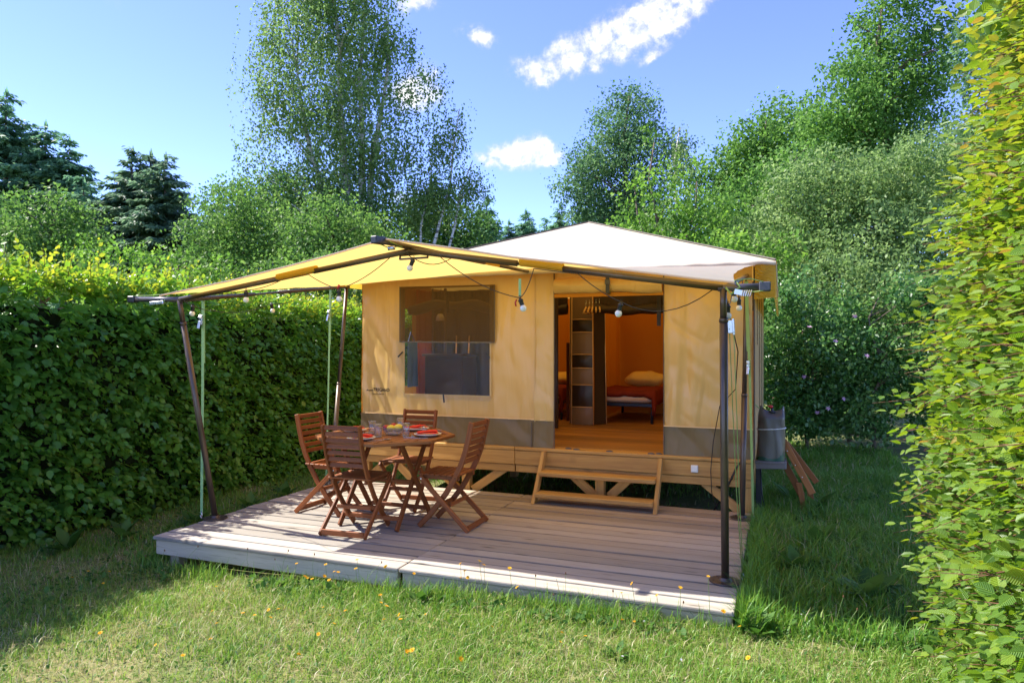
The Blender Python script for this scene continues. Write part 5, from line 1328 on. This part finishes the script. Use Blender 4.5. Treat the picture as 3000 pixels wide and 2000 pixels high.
# ------------------------------------------------------------------ hedges
CAMP = np.array(cam.location); CR, CF = RX, FX
def in_view(P):
    d = P - CAMP; z = d @ CF; x = (d @ CR) / np.maximum(z, .01) * 2040; y = d[:, 2] / np.maximum(z, .01) * 2040
    return (z > .5) & (np.abs(x) < 1500) & (np.abs(y + 10) < 1000), z
def leaf_objects(P, D, N, size, rnd, mat, parent, off, width=1.0, nvar=8):
    """the largest leaves in view, each an object of its own; shared meshes"""
    mes = []
    for k in range(nvar):
        V, polys, lv = leaves_geo(np.zeros((1, 3)), np.array([[0, 1.0, 0]]), np.array([[0, 0, 1.0]]), np.array([1.0]), np.array([(k + .5) / nvar]), T_BIG, width)
        t_ = np_obj('leaf', V, polys, lv, M[mat], None, None); me = t_.data; bpy.data.objects.remove(t_); mes.append(me)
    D = norm(D); A = norm(np.cross(D, N)); N = np.cross(A, D)
    for i in range(len(P)):
        o = bpy.data.objects.new('leaf', mes[min(nvar - 1, int(rnd[i] * nvar))]); COL.objects.link(o); o.parent = parent
        s_ = float(size[i]); p = P[i] - np.array(off)
        o.matrix_basis = Matrix(((A[i][0] * s_, D[i][0] * s_, N[i][0] * s_, p[0]), (A[i][1] * s_, D[i][1] * s_, N[i][1] * s_, p[1]), (A[i][2] * s_, D[i][2] * s_, N[i][2] * s_, p[2]), (0, 0, 0, 1)))
def sprays(B, D, L, nl, leaf, taper, rnd0, flat=.45, drop=.25, spread=1.0, face=0.0, lower=.18):
    """flat sprays of alternate leaves along twigs: B base, D direction, L length"""
    n = len(B); D = norm(D)
    side = norm(np.cross(D, UZ + rng.normal(size=(n, 3)) * flat)); up = np.cross(side, D)
    Pl, Dl, Nl, Sl, Rl, Tl = [], [], [], [], [], []
    for j in range(nl):
        t_ = (j + .6 + rng.uniform(-.2, .2, n)) / nl; s_ = 1 if j % 2 else -1
        p = B + D * (L * t_)[:, None] - UZ * (drop * L * t_ ** 2)[:, None]
        last = j == nl - 1
        d = D * (1.0 if last else .62) + side * (0 if last else s_ * .8 * spread) - UZ * (lower + drop * t_)[:, None] + rng.normal(size=(n, 3)) * .16
        Pl.append(p); Dl.append(d); Nl.append(up + rng.normal(size=(n, 3)) * .42 + UZ * .25 + D * face)
        Sl.append(leaf * rng.uniform(.5, 1.3, n) * (1 - taper * t_)); Rl.append(np.clip(rnd0 + rng.normal(0, .10, n) + .14 * (t_ - .5), 0, 1)); Tl.append(t_)
    return [np.concatenate(a) for a in (Pl, Dl, Nl, Sl, Rl)]
def hedge(name, label, root, sets, mat, core, twigs, prefer, nind=300):
    o = thing(name, label, 'hedge', root)
    P, D, N, Sz, R = [np.concatenate([s[i] for s in sets]) for i in range(5)]
    keep = P[:, 2] > ground_z(P[:, 0], P[:, 1]) + .01
    P, D, N, Sz, R = P[keep], D[keep], N[keep], Sz[keep], R[keep]
    vis, z = in_view(P); sc = np.where(vis & prefer(P), Sz / z, 0)
    top = np.argsort(-sc)[:nind]; msk = np.ones(len(P), bool); msk[top] = False
    leaf_objects(P[top], D[top], N[top], Sz[top], R[top], mat, o, root, 1.05)
    far = msk & (z > 8.2); near = msk & ~far
    V, polys, lv = merge([leaves_geo(P[q], D[q], N[q], Sz[q], R[q], T_, 1.05) for q, T_ in ((near, T_BIG), (far, T_SMALL)) if q.any()])
    np_obj('foliage', V, polys, lv, M[mat], o, root, kind='stuff')
    part('branches', twigs, M['twig'], o, True)
    part('light_blocking_core', core, M['lightblock'], o)  # opaque dark sheets added inside the hedge to stop light passing through
    return o

# left hedge: trimmed face towards the deck in shade, sunlit fresh shoots on top
HX, HY0, HY1 = -5.72, -4.6, 5.6
def hz(y): return 2.19 - .028 * (np.asarray(y) + 3) + .05 * (fbm(np.asarray(y) * 1.3, np.asarray(y) * 0, 55, 2) - .5)
def hface(y, z): return HX + .20 * (fbm(y * 1.3, z * 1.3, 66, 3) - .5) - .95 * np.clip(z - 1.62, 0, 1) ** 2 - .10 * np.clip(.15 - z, 0, .5)
n = 6100
y = rng.uniform(HY0, HY1, n); z = rng.uniform(-.2, 1, n); z = -.22 + (hz(y) + .22) * (z + .2) / 1.2
B = np.stack([hface(y, z) - rng.uniform(.10, .30, n), y, z], 1)
Dv = np.stack([np.ones(n), rng.normal(0, .75, n), rng.normal(-.05, .40, n)], 1)
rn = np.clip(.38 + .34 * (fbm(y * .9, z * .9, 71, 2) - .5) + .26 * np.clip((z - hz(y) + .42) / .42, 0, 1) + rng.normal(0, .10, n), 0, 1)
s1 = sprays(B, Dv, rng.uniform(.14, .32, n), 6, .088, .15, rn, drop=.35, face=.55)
n2 = 3000
y = rng.uniform(HY0, HY1, n2); x = rng.uniform(-6.55, HX - .02, n2)
B = np.stack([x, y, hz(y) - rng.uniform(.10, .22, n2)], 1)
Dv = np.stack([rng.normal(.1, .5, n2), rng.normal(0, .5, n2), np.ones(n2)], 1)
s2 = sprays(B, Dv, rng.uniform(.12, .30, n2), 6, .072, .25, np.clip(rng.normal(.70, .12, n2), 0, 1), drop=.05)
n3 = 340
y = rng.uniform(HY0, HY1, n3); x = rng.uniform(-6.5, HX - .05, n3)
B = np.stack([x, y, hz(y) - .02], 1); Dv = np.stack([rng.normal(.1, .25, n3), rng.normal(0, .25, n3), np.ones(n3)], 1)
L3 = rng.uniform(.12, .42, n3) * rng.choice([.6, 1.0], n3)
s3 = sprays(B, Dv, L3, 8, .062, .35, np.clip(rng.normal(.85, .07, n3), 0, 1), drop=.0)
tw = MB()
for i in range(0, n3, 2): tw.tube([tuple(B[i] - UZ * .1), tuple(B[i] + norm(Dv[i:i + 1])[0] * L3[i])], [.004, .0015], 4, False)
for k in range(60):
    yy = HY0 + (HY1 - HY0) * (k + rng.random()) / 60
    xx = -6.34 + rng.normal() * .05
    tw.tube([(xx, yy, -.35), (xx + .03, yy + .05, .6), (xx - abs(rng.normal()) * .08, yy + rng.normal() * .2, 1.7)], [.024, .016, .006], 5, False)
    for q in range(4): tw.tube([(xx, yy, .1 + q * .45), (-6.02, yy + rng.normal() * .25, .15 + q * .5)], [.012, .004], 4, False)
core = MB(); core.grid(lambda u, v: (-6.02 + .08 * math.sin(u * 90) * math.sin(v * 20), HY0 + .2 + (HY1 - HY0 - .4) * u, -.3 + 2.10 * v), 90, 10)  # hidden sheets, added to block light through the hedge
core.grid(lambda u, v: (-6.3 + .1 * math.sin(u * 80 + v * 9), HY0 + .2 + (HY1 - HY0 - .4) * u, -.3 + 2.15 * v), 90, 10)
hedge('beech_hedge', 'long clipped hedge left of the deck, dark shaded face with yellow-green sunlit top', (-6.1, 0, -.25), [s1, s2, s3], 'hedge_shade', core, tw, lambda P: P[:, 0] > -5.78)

# right hedge: sunlit side facing left, flat sprays reaching out
def rface(y, z):
    e = np.clip((y + 2.55) / .55, 0, 1)
    return 1.02 + .135 * np.clip(z - 1.0, 0, 2.5) ** 1.3 + .05 * np.clip(1.1 - z, 0, 1) + .10 * (fbm(y * 1.9, z * 1.9, 77, 3) - .5) + .55 * e ** 2 + .05 * np.clip(.5 - z, 0, 1)
n = 5300
y = rng.uniform(-4.9, -2.02, n); z = rng.uniform(-.2, 3.2, n)
B = np.stack([rface(y, z) + rng.uniform(.06, .34, n), y, z], 1)
Dv = np.stack([-np.ones(n), rng.normal(.25, .55, n) + .6 * np.clip((y + 2.6) / .5, 0, 1), rng.normal(.12, .33, n)], 1)
L1 = rng.uniform(.16, .40, n)
s1 = sprays(B, Dv, L1, 8, .066, .28, np.clip(.38 + .24 * np.clip((z - .2) / 2.4, 0, 1) + rng.normal(0, .11, n), 0, 1), drop=.16, lower=.02)
n2 = 150
y2 = rng.uniform(-4.6, -2.05, n2); z2 = rng.uniform(-.1, 3.0, n2)
B2 = np.stack([rface(y2, z2) + .05, y2, z2], 1); D2 = np.stack([-np.ones(n2), rng.normal(.3, .4, n2), rng.normal(.30, .3, n2)], 1); L2 = rng.uniform(.20, .42, n2)
s2 = sprays(B2, D2, L2, 10, .072, .45, np.clip(.54 + rng.normal(0, .1, n2) + .14 * (z2 > 1.2), 0, 1), drop=.12, lower=.0)
n4 = 700
y4 = rng.uniform(-5.6, -2.2, n4); x4 = rng.uniform(1.2, 2.2, n4)
B4 = np.stack([x4, y4, 3.1 + rng.uniform(-.2, .1, n4)], 1); D4 = np.stack([rng.normal(-.2, .5, n4), rng.normal(0, .5, n4), np.ones(n4)], 1)
s4 = sprays(B4, D4, rng.uniform(.15, .4, n4), 7, .085, .3, np.clip(rng.normal(.62, .1, n4), 0, 1), drop=.05)
tw = MB()
for Bq, Dq, Lq in ((B[::2], Dv[::2], L1[::2]), (B2, D2, L2)):
    Dn = norm(Dq)
    for i in range(len(Bq)):
        a = Bq[i] - Dn[i] * .12; e = Bq[i] + Dn[i] * Lq[i] * .55 - UZ * .06 * Lq[i]; f_ = Bq[i] + Dn[i] * Lq[i] - UZ * .22 * Lq[i]
        tw.tube([tuple(a), tuple(e), tuple(f_)], [.0032, .002, .001], 4, False)
for k in range(26):
    yy = -5.4 + 3.2 * k / 26 + rng.normal() * .05; xx = 1.75 + rng.normal() * .06
    tw.tube([(xx, yy, -.3), (xx, yy, 1.4), (xx + .25 + rng.normal() * .1, yy + rng.normal() * .2, 3.0)], [.03, .022, .01], 5, False)
core = MB(); core.grid(lambda u, v: (1.50 + .16 * v + .08 * math.sin(u * 40) * math.sin(v * 17), -5.5 + 3.2 * u, -.3 + 3.3 * v), 40, 30)  # unseen sheets that keep light from coming through
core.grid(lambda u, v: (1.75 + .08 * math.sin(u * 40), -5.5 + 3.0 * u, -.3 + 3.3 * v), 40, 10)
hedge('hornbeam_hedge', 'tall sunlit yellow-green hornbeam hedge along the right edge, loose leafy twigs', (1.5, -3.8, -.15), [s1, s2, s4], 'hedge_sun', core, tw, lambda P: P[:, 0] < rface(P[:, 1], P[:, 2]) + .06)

# ------------------------------------------------------------------ grass
def blades(x, y, h, w, rnd, lean=.85, name='grass'):
    n = len(x); z0 = ground_z(x, y) - .01
    a = rng.uniform(0, 6.283, n); d = np.stack([np.cos(a), np.sin(a), np.zeros(n)], 1)
    sd = np.stack([-np.sin(a + rng.normal(0, .6, n)), np.cos(a), np.zeros(n)], 1)
    B = np.stack([x, y, z0], 1); ln = (rng.random(n) ** .7 * lean)[:, None]; H = h[:, None]; W = w[:, None]
    mid = B + UZ * H * .55 + d * H * ln * .35; tip = B + UZ * H * (1 - .35 * ln) + d * H * ln * 1.15
    V = np.stack([B - sd * W * .5, B + sd * W * .5, mid - sd * W * .42, mid + sd * W * .42, tip], 1).reshape(-1, 3)
    i = (np.arange(n) * 5)[:, None]
    polys = [i + np.array([[0, 1, 3, 2]]), i + np.array([[2, 3, 4]])]
    lv = np.zeros((n, 5, 3)); lv[:, :, 1] = (0, 0, .5, .5, 1); lv[:, :, 2] = rnd[:, None]
    return V, polys, lv.reshape(-1, 3)
def outside(x, y, pad=0.0):
    ondeck = (x > -4.376 - pad) & (x < 0 + pad) & (y > -2.45 - pad) & (y < .03)
    return ~ondeck
def dryness(x, y):
    return fbm(x * 1.25 + 4, y * 1.25, 33, 3) + .25 * (fbm(x * 5, y * 5, 35, 2) - .5)
gs = []
def field(n, x0, x1, y0, y1, hmin, hmax, w, dry_shade_k=.0, pad=0.0, cond=None, thin=None):
    x = rng.uniform(x0, x1, n); y = rng.uniform(y0, y1, n)
    k = outside(x, y, pad) & (x > -5.95) & (x < 1.75) & (y > -4.75 + .39 * (x + 3.5))
    if cond is not None: k &= cond(x, y)
    x, y = x[k], y[k]
    dr = np.clip((dryness(x, y) - .50) * 3.2 + dry_shade_k, 0, 1)
    keep = rng.random(len(x)) > dr * .45
    x, y, dr = x[keep], y[keep], dr[keep]; n = len(x)
    big = fbm(x * 2.2, y * 2.2, 37, 2)
    h = (hmin + (hmax - hmin) * rng.random(n) ** 2.0) * (.55 + .9 * big) * (1 - .4 * dr)
    dry = rng.random(n) < (.05 + .50 * dr)
    rnd = np.where(dry, rng.uniform(.80, 1, n), np.clip(rng.normal(.40 if dry_shade_k < -.2 else .56, .17, n) + .12 * dr, 0, .78))  # strips lying in shade get greener blades: shade put into the colour
    gs.append(blades(x, y, h, w * rng.uniform(.6, 1.35, n), rnd))
field(105000, -6.0, 1.9, -4.3, -2.3, .025, .095, .0046, -.08)
field(48000, -4.0, 1.9, -3.7, -2.45, .02, .08, .0040, -.08)
field(36000, -6.0, -4.3, -2.6, 5.0, .03, .12, .0055, -.5)
field(52000, -.02, 1.9, -2.5, 2.6, .05, .20, .0065, -.7)
field(26000, -.02, 3.5, 2.0, 5.4, .05, .18, .009, -.3)
field(13000, -4.4, 0.2, .05, 5.5, .03, .13, .009, -.3, cond=lambda x, y: (y > .9) | (rng.random(len(x)) < .35))
field(12000, -6.5, -4.0, 4, 8, .05, .2, .010, -.3)
n = 9000; x = rng.uniform(-5.5, 1.7, n); y = rng.uniform(-4.2, -2.5, n); k = outside(x, y); x, y = x[k], y[k]
gs.append(blades(x, y, rng.uniform(.03, .12, len(x)), .0036 * rng.uniform(.6, 1.3, len(x)), np.where(rng.random(len(x)) < .6, rng.uniform(.80, 1, len(x)), rng.uniform(.6, .78, len(x))), 1.7))
# fringe of taller grass along the deck edge
n = 5200; x = rng.uniform(-4.5, .08, n); y = -2.50 - np.abs(rng.normal(0, .09, n)); c_ = fbm(x * 3.0, x * 0, 88, 2); k = rng.random(n) < np.clip((c_ - .30) * 2.4, .08, 1); x, y = x[k], y[k]
gs.append(blades(x, y, rng.uniform(.04, .19, len(x)), .0045 * rng.uniform(.6, 1.3, len(x)), np.clip(rng.normal(.45, .2, len(x)), 0, .85), .7))
n = 2600; y = rng.uniform(-2.5, .1, n); x = .02 + np.abs(rng.normal(0, .09, n))
gs.append(blades(x, y, rng.uniform(.08, .26, n), .006 * rng.uniform(.6, 1.3, n), np.clip(rng.normal(.35, .16, n), 0, .8), .7))
n = 2000; y = rng.uniform(-2.5, .1, n); x = -4.42 - np.abs(rng.normal(0, .09, n))
gs.append(blades(x, y, rng.uniform(.05, .17, n), .006 * rng.uniform(.6, 1.3, n), np.clip(rng.normal(.35, .16, n), 0, .8), .7))
V, P_, L_ = merge(gs); np_obj('grass', V, P_, L_, M['grassleaf'], kind='stuff')
# clover and small broad leaves among the grass
gs = []
for n, x0, x1, y0, y1, s0, s1_ in ((5200, -6, 1.8, -4.3, -2.5, .012, .03), (2600, -.0, 1.8, -2.5, 3, .03, .085), (2200, -5.9, -4.3, -3.6, 3, .02, .06), (900, -4.4, 0.1, -2.75, -2.5, .02, .06)):
    x = rng.uniform(x0, x1, n); y = rng.uniform(y0, y1, n); k = outside(x, y, .0) & (fbm(x * 2.0, y * 2.0, 51, 2) > .47); x, y = x[k], y[k]; n = len(x)
    P = np.stack([x, y, ground_z(x, y) + rng.uniform(.0, .04, n)], 1); D = rdir(n) * np.array([1, 1, .2]) + UZ * .6
    gs.append(leaves_geo(P, D, norm(rdir(n) * .6 + UZ), rng.uniform(s0, s1_, n), rng.random(n), T_BIG, 1.0))
V, P_, L_ = merge(gs); np_obj('clover', V, P_, L_, M['weed'], kind='stuff')
# leafy weeds one can tell apart
WD = [(-5.1, -1.35, .20), (-5.25, -2.0, .22), (-5.0, -.7, .2), (-5.35, -2.45, .24), (-5.05, -.1, .22), (.36, .95, .30), (.55, .6, .26), (.5, -.6, .24), (.35, -1.3, .22), (-3.05, -2.62, .11), (-1.90, -2.64, .13), (-.55, -3.02, .075), (.12, -2.5, .16), (.75, -1.7, .24)]
WL = ['broad-leaved weed at the hedge foot left of the front left pole', 'broad-leaved weed at the hedge foot nearest the viewer but one', 'broad-leaved weed by the left deck side, level with the left chair', 'broad-leaved weed at the hedge foot nearest the viewer', 'broad-leaved weed by the far left corner of the deck', 'large pale dock plant beneath the folded wooden rack', 'dock plant beside the legs of the folded wooden rack', 'leafy weed in the shaded grass right of the deck, farther one', 'leafy weed in the shaded grass close to the right deck edge', 'small leafy weed under the left half of the deck front', 'leafy weed at the deck front beside the board joint', 'dark plantain rosette in the sunlit lawn at the front right', 'leafy weed at the near right corner of the deck', 'leafy weed in the shaded grass beside the right hedge']
for (x, y, s_), lb in zip(WD, WL):
    g_ = float(ground_z(x, y)); o = thing('weed_plant', lb, 'plant', (x, y, g_), 0, 'broad-leaved weeds in the grass')
    for k in range(9):
        a = k * 2.4 + rng.random(); el_ = rng.uniform(.35, 1.1); d = np.array([[math.cos(a) * math.cos(el_), math.sin(a) * math.cos(el_), math.sin(el_)]])
        V, polys, lv = leaves_geo(np.array([[x, y, g_]]) + d * .02, d, np.array([[-d[0][0], -d[0][1], 1.0]]), np.array([s_ * rng.uniform(.7, 1.1)]), np.array([rng.random()]), T_BIG, .75)
        np_obj('leaf', V, polys, lv, M['weed'], o, (x, y, g_))

# flowers in the lawn
FLOWERS=[(-2.88,-2.62,-0.01),(-2.64,-2.62,0.01),(-2.39,-2.62,0.07),(-2.40,-2.62,0.01),(-2.17,-2.62,0.05),(-2.57,-2.62,-0.03),(-2.54,-2.62,-0.03),(-2.81,-2.62,-0.09),(-2.79,-2.62,-0.10),(-2.75,-2.62,-0.10),(-2.65,-2.62,-0.07),(-2.61,-2.62,-0.09),(-4.41,-2.83,-0.18),(-4.19,-3.05,-0.17),(-4.54,-3.02,-0.18),(-4.56,-2.88,-0.18),(-3.36,-2.86,-0.15),(-3.25,-2.91,-0.15),(-3.05,-3.21,-0.15),(-2.72,-3.09,-0.14),(-2.67,-3.06,-0.14),(-2.62,-3.19,-0.14),(-2.74,-3.19,-0.14),(-2.83,-3.19,-0.14),(-2.41,-2.96,-0.13),(-2.29,-3.06,-0.13),(-2.24,-2.97,-0.13),(-2.18,-3.17,-0.12),(-2.18,-2.67,-0.12),(-2.10,-2.79,-0.12),(-2.03,-2.84,-0.12),(-1.92,-3.05,-0.12),(-1.87,-2.96,-0.12),(-1.82,-3.03,-0.12),(-2.17,-3.33,-0.12),(-2.86,-3.37,-0.14),(-3.42,-3.68,-0.16),(-2.95,-3.72,-0.14),(-2.72,-3.56,-0.14),(-2.69,-3.78,-0.14),(-2.10,-3.59,-0.12),(-1.96,-2.62,0.03),(-1.63,-2.62,0.13),(-1.50,-2.62,0.16),(-1.47,-2.62,0.14),(-1.60,-2.62,0.09),(-1.63,-2.62,0.04),(-1.58,-2.62,0.05),(-1.30,-2.62,0.14),(-0.55,-2.62,0.14),(-0.28,-2.62,0.15),(-0.41,-2.62,0.09),(-0.61,-2.62,0.08),(-0.13,-2.62,0.23),(-1.25,-2.62,0.03),(-0.05,-2.62,0.05),(0.23,-2.18,-0.07),(-0.60,-2.65,-0.09),(-0.53,-2.65,-0.08),(0.03,-2.53,-0.07),(-1.25,-3.02,-0.10),(-0.87,-2.94,-0.09),(-0.84,-3.06,-0.09),(-0.74,-2.93,-0.09),(-1.71,-2.93,-0.11),(-1.53,-3.41,-0.11),(-1.55,-3.43,-0.11),(-1.24,-3.44,-0.10),(0.09,-2.91,-0.07)]
DAISIES=[(-0.48,-2.63,-0.08),(-0.50,-3.11,-0.08),(-0.04,-3.09,-0.07),(-0.22,-3.05,-0.08),(0.35,-2.24,-0.07),(0.31,-2.18,-0.07),(-1.00,-2.62,0.11),(0.50,-1.74,-0.07),(0.30,-2.18,-0.07),(0.81,0.47,-0.07)]
def head(nm, r, mat, npet, seed):
    m_ = np.arange(npet); a = m_ * 2.39996
    rr = np.where(m_ < npet * .6, 1.0, .6); el_ = np.where(m_ < npet * .6, .25, .8)
    D = np.stack([np.cos(a) * np.cos(el_), np.sin(a) * np.cos(el_), np.sin(el_)], 1)
    V, polys, lv = leaves_geo(np.zeros((npet, 3)), D, np.stack([-D[:, 0], -D[:, 1], np.ones(npet)], 1), r * rr, np.random.default_rng(seed).random(npet), T_SMALL, .75)
    t_ = np_obj(nm, V, polys, lv, M[mat]); me = t_.data; bpy.data.objects.remove(t_); return me
hm = [head('flower_head', .0145, 'petal', 20, k) for k in range(3)]; dm = head('flower_head', .010, 'petalw', 16, 9)
def flower(name, label, cat, group, p, me, scale):
    g_ = float(ground_z(p[0], p[1])); p = (p[0], p[1], max(p[2], g_ + .05)); x, y = p[0] + rng.normal() * .015, p[1] + rng.normal() * .015
    o = thing(name, label, cat, (x, y, g_), 0, group)
    m = MB(); m.tube([(x, y, g_ - .01), (x * .6 + p[0] * .4 + .006, y * .6 + p[1] * .4, g_ * .5 + p[2] * .5), p], [.0017, .0014, .0012], 4, False); part('stem', m, M['stem'], o)
    h = bpy.data.objects.new('flower_head', me); COL.objects.link(h); h.parent = o; h.location = Vector(p) - o.location
    h.rotation_euler = (rng.normal() * .35 + .25, rng.normal() * .35, rng.random() * 6); h.scale = (scale,) * 3
ORD = lambda i: '%d%s' % (i, 'th' if 10 < i % 100 < 14 else {1: 'st', 2: 'nd', 3: 'rd'}.get(i % 10, 'th'))
def pxx(p):
    d = np.array(p) - CAMP; return float(d @ CR) / float(d @ CF)
def rank(ps):
    o_ = sorted(range(len(ps)), key=lambda i: pxx(ps[i])); r_ = [0] * len(ps)
    for k, i in enumerate(o_): r_[i] = k + 1
    return r_
ROWS = {}
for i, p in enumerate(FLOWERS):
    row = 'standing in front of the deck edge' if (p[1] > -2.70 and p[0] < .02) else 'in the far strip of lawn' if p[1] > -2.92 else 'in the middle of the lawn' if p[1] > -3.15 else 'in the lawn nearest the viewer'
    ROWS.setdefault(row, []).append(i)
FLAB = {}
for row, ids in ROWS.items():
    for i, k in zip(ids, rank([FLOWERS[i] for i in ids])): FLAB[i] = 'yellow flower head %s, %s from the left' % (row, ORD(k))
for i, p in enumerate(FLOWERS):
    front = p[1] > -2.70 and p[0] < .02
    flower('hawkbit_flower', FLAB[i], 'flower', 'yellow flowers along the deck front' if front else 'yellow flowers scattered in the lawn', p, hm[i % 3], rng.uniform(.75, 1.2))
for p, k in zip(DAISIES, rank(DAISIES)): flower('daisy_flower', 'tiny white daisy in the grass right of centre, %s from the left' % ORD(k), 'flower', 'white daisies in the grass', p, dm, rng.uniform(.7, 1.0))
# seed heads on thin stalks
SH = [(-3.30, -2.60, .06), (-3.02, -2.62, .10), (-2.95, -2.60, .0), (-1.10, -2.63, .16), (-.85, -2.62, .20), (-1.02, -2.66, .05), (-3.78, -2.62, .03), (-3.95, -2.66, -.03), (-4.15, -2.75, -.06), (.52, -2.3, .14), (.58, -2.34, .08), (-.30, -2.62, .10), (-.7, -2.63, .12), (-2.72, -2.6, .09), (-2.3, -2.61, .10)]
m0 = MB(); m0.lathe([(.0, -.006), (.004, -.003), (.0045, .004), (.002, .010), (0, .011)], (0, 0, 0), 6); shm = mesh_from(m0, 'seed_head', M['twig'])
for p, k_ in zip(list(SH), rank(SH)):
    g_ = float(ground_z(p[0], p[1])); x, y = p[0] + rng.normal() * .03, p[1] - abs(rng.normal() * .03)
    p = (p[0], p[1], max(p[2], g_ + .08)); o = thing('seed_stalk', 'thin stalk with a brown seed head beside the deck edge, %s from the left' % ORD(k_), 'plant', (x, y, g_), 0, 'seed stalks along the deck edge')
    m = MB(); lx_ = rng.normal() * .07; p = (p[0] + lx_, p[1], p[2] * .8 - .01); m.tube([(x, y, g_), (x * .7 + p[0] * .3, y, g_ * .6 + p[2] * .4), (x * .35 + p[0] * .65, y, g_ * .25 + p[2] * .75), p], .0010, 4, False); part('stem', m, M['stem'], o)
    h = bpy.data.objects.new('seed_head', shm); COL.objects.link(h); h.parent = o; h.location = Vector(p) - o.location
# pale pink blossoms in the brambles
BL_ = [(.55, 4.05, 1.05), (.95, 4.1, 1.55), (1.05, 4.12, .75), (.72, 4.08, .55), (1.35, 4.2, 1.35), (.62, 4.1, 1.75), (1.2, 4.15, 1.9), (.85, 4.05, .62)]
bm_ = head('flower_head', .04, 'petalp', 9, 3)
for p, k_ in zip(BL_, rank(BL_)):
    o = bpy.data.objects.new('bramble_blossom', bm_); COL.objects.link(o); o.location = p; o.rotation_euler = (1.2 + rng.normal() * .3, 0, rng.normal() * .5)
    tag(o, 'small pale pink blossom among the bramble leaves, %s from the left' % ORD(k_), 'flower', 'pink bramble blossoms')
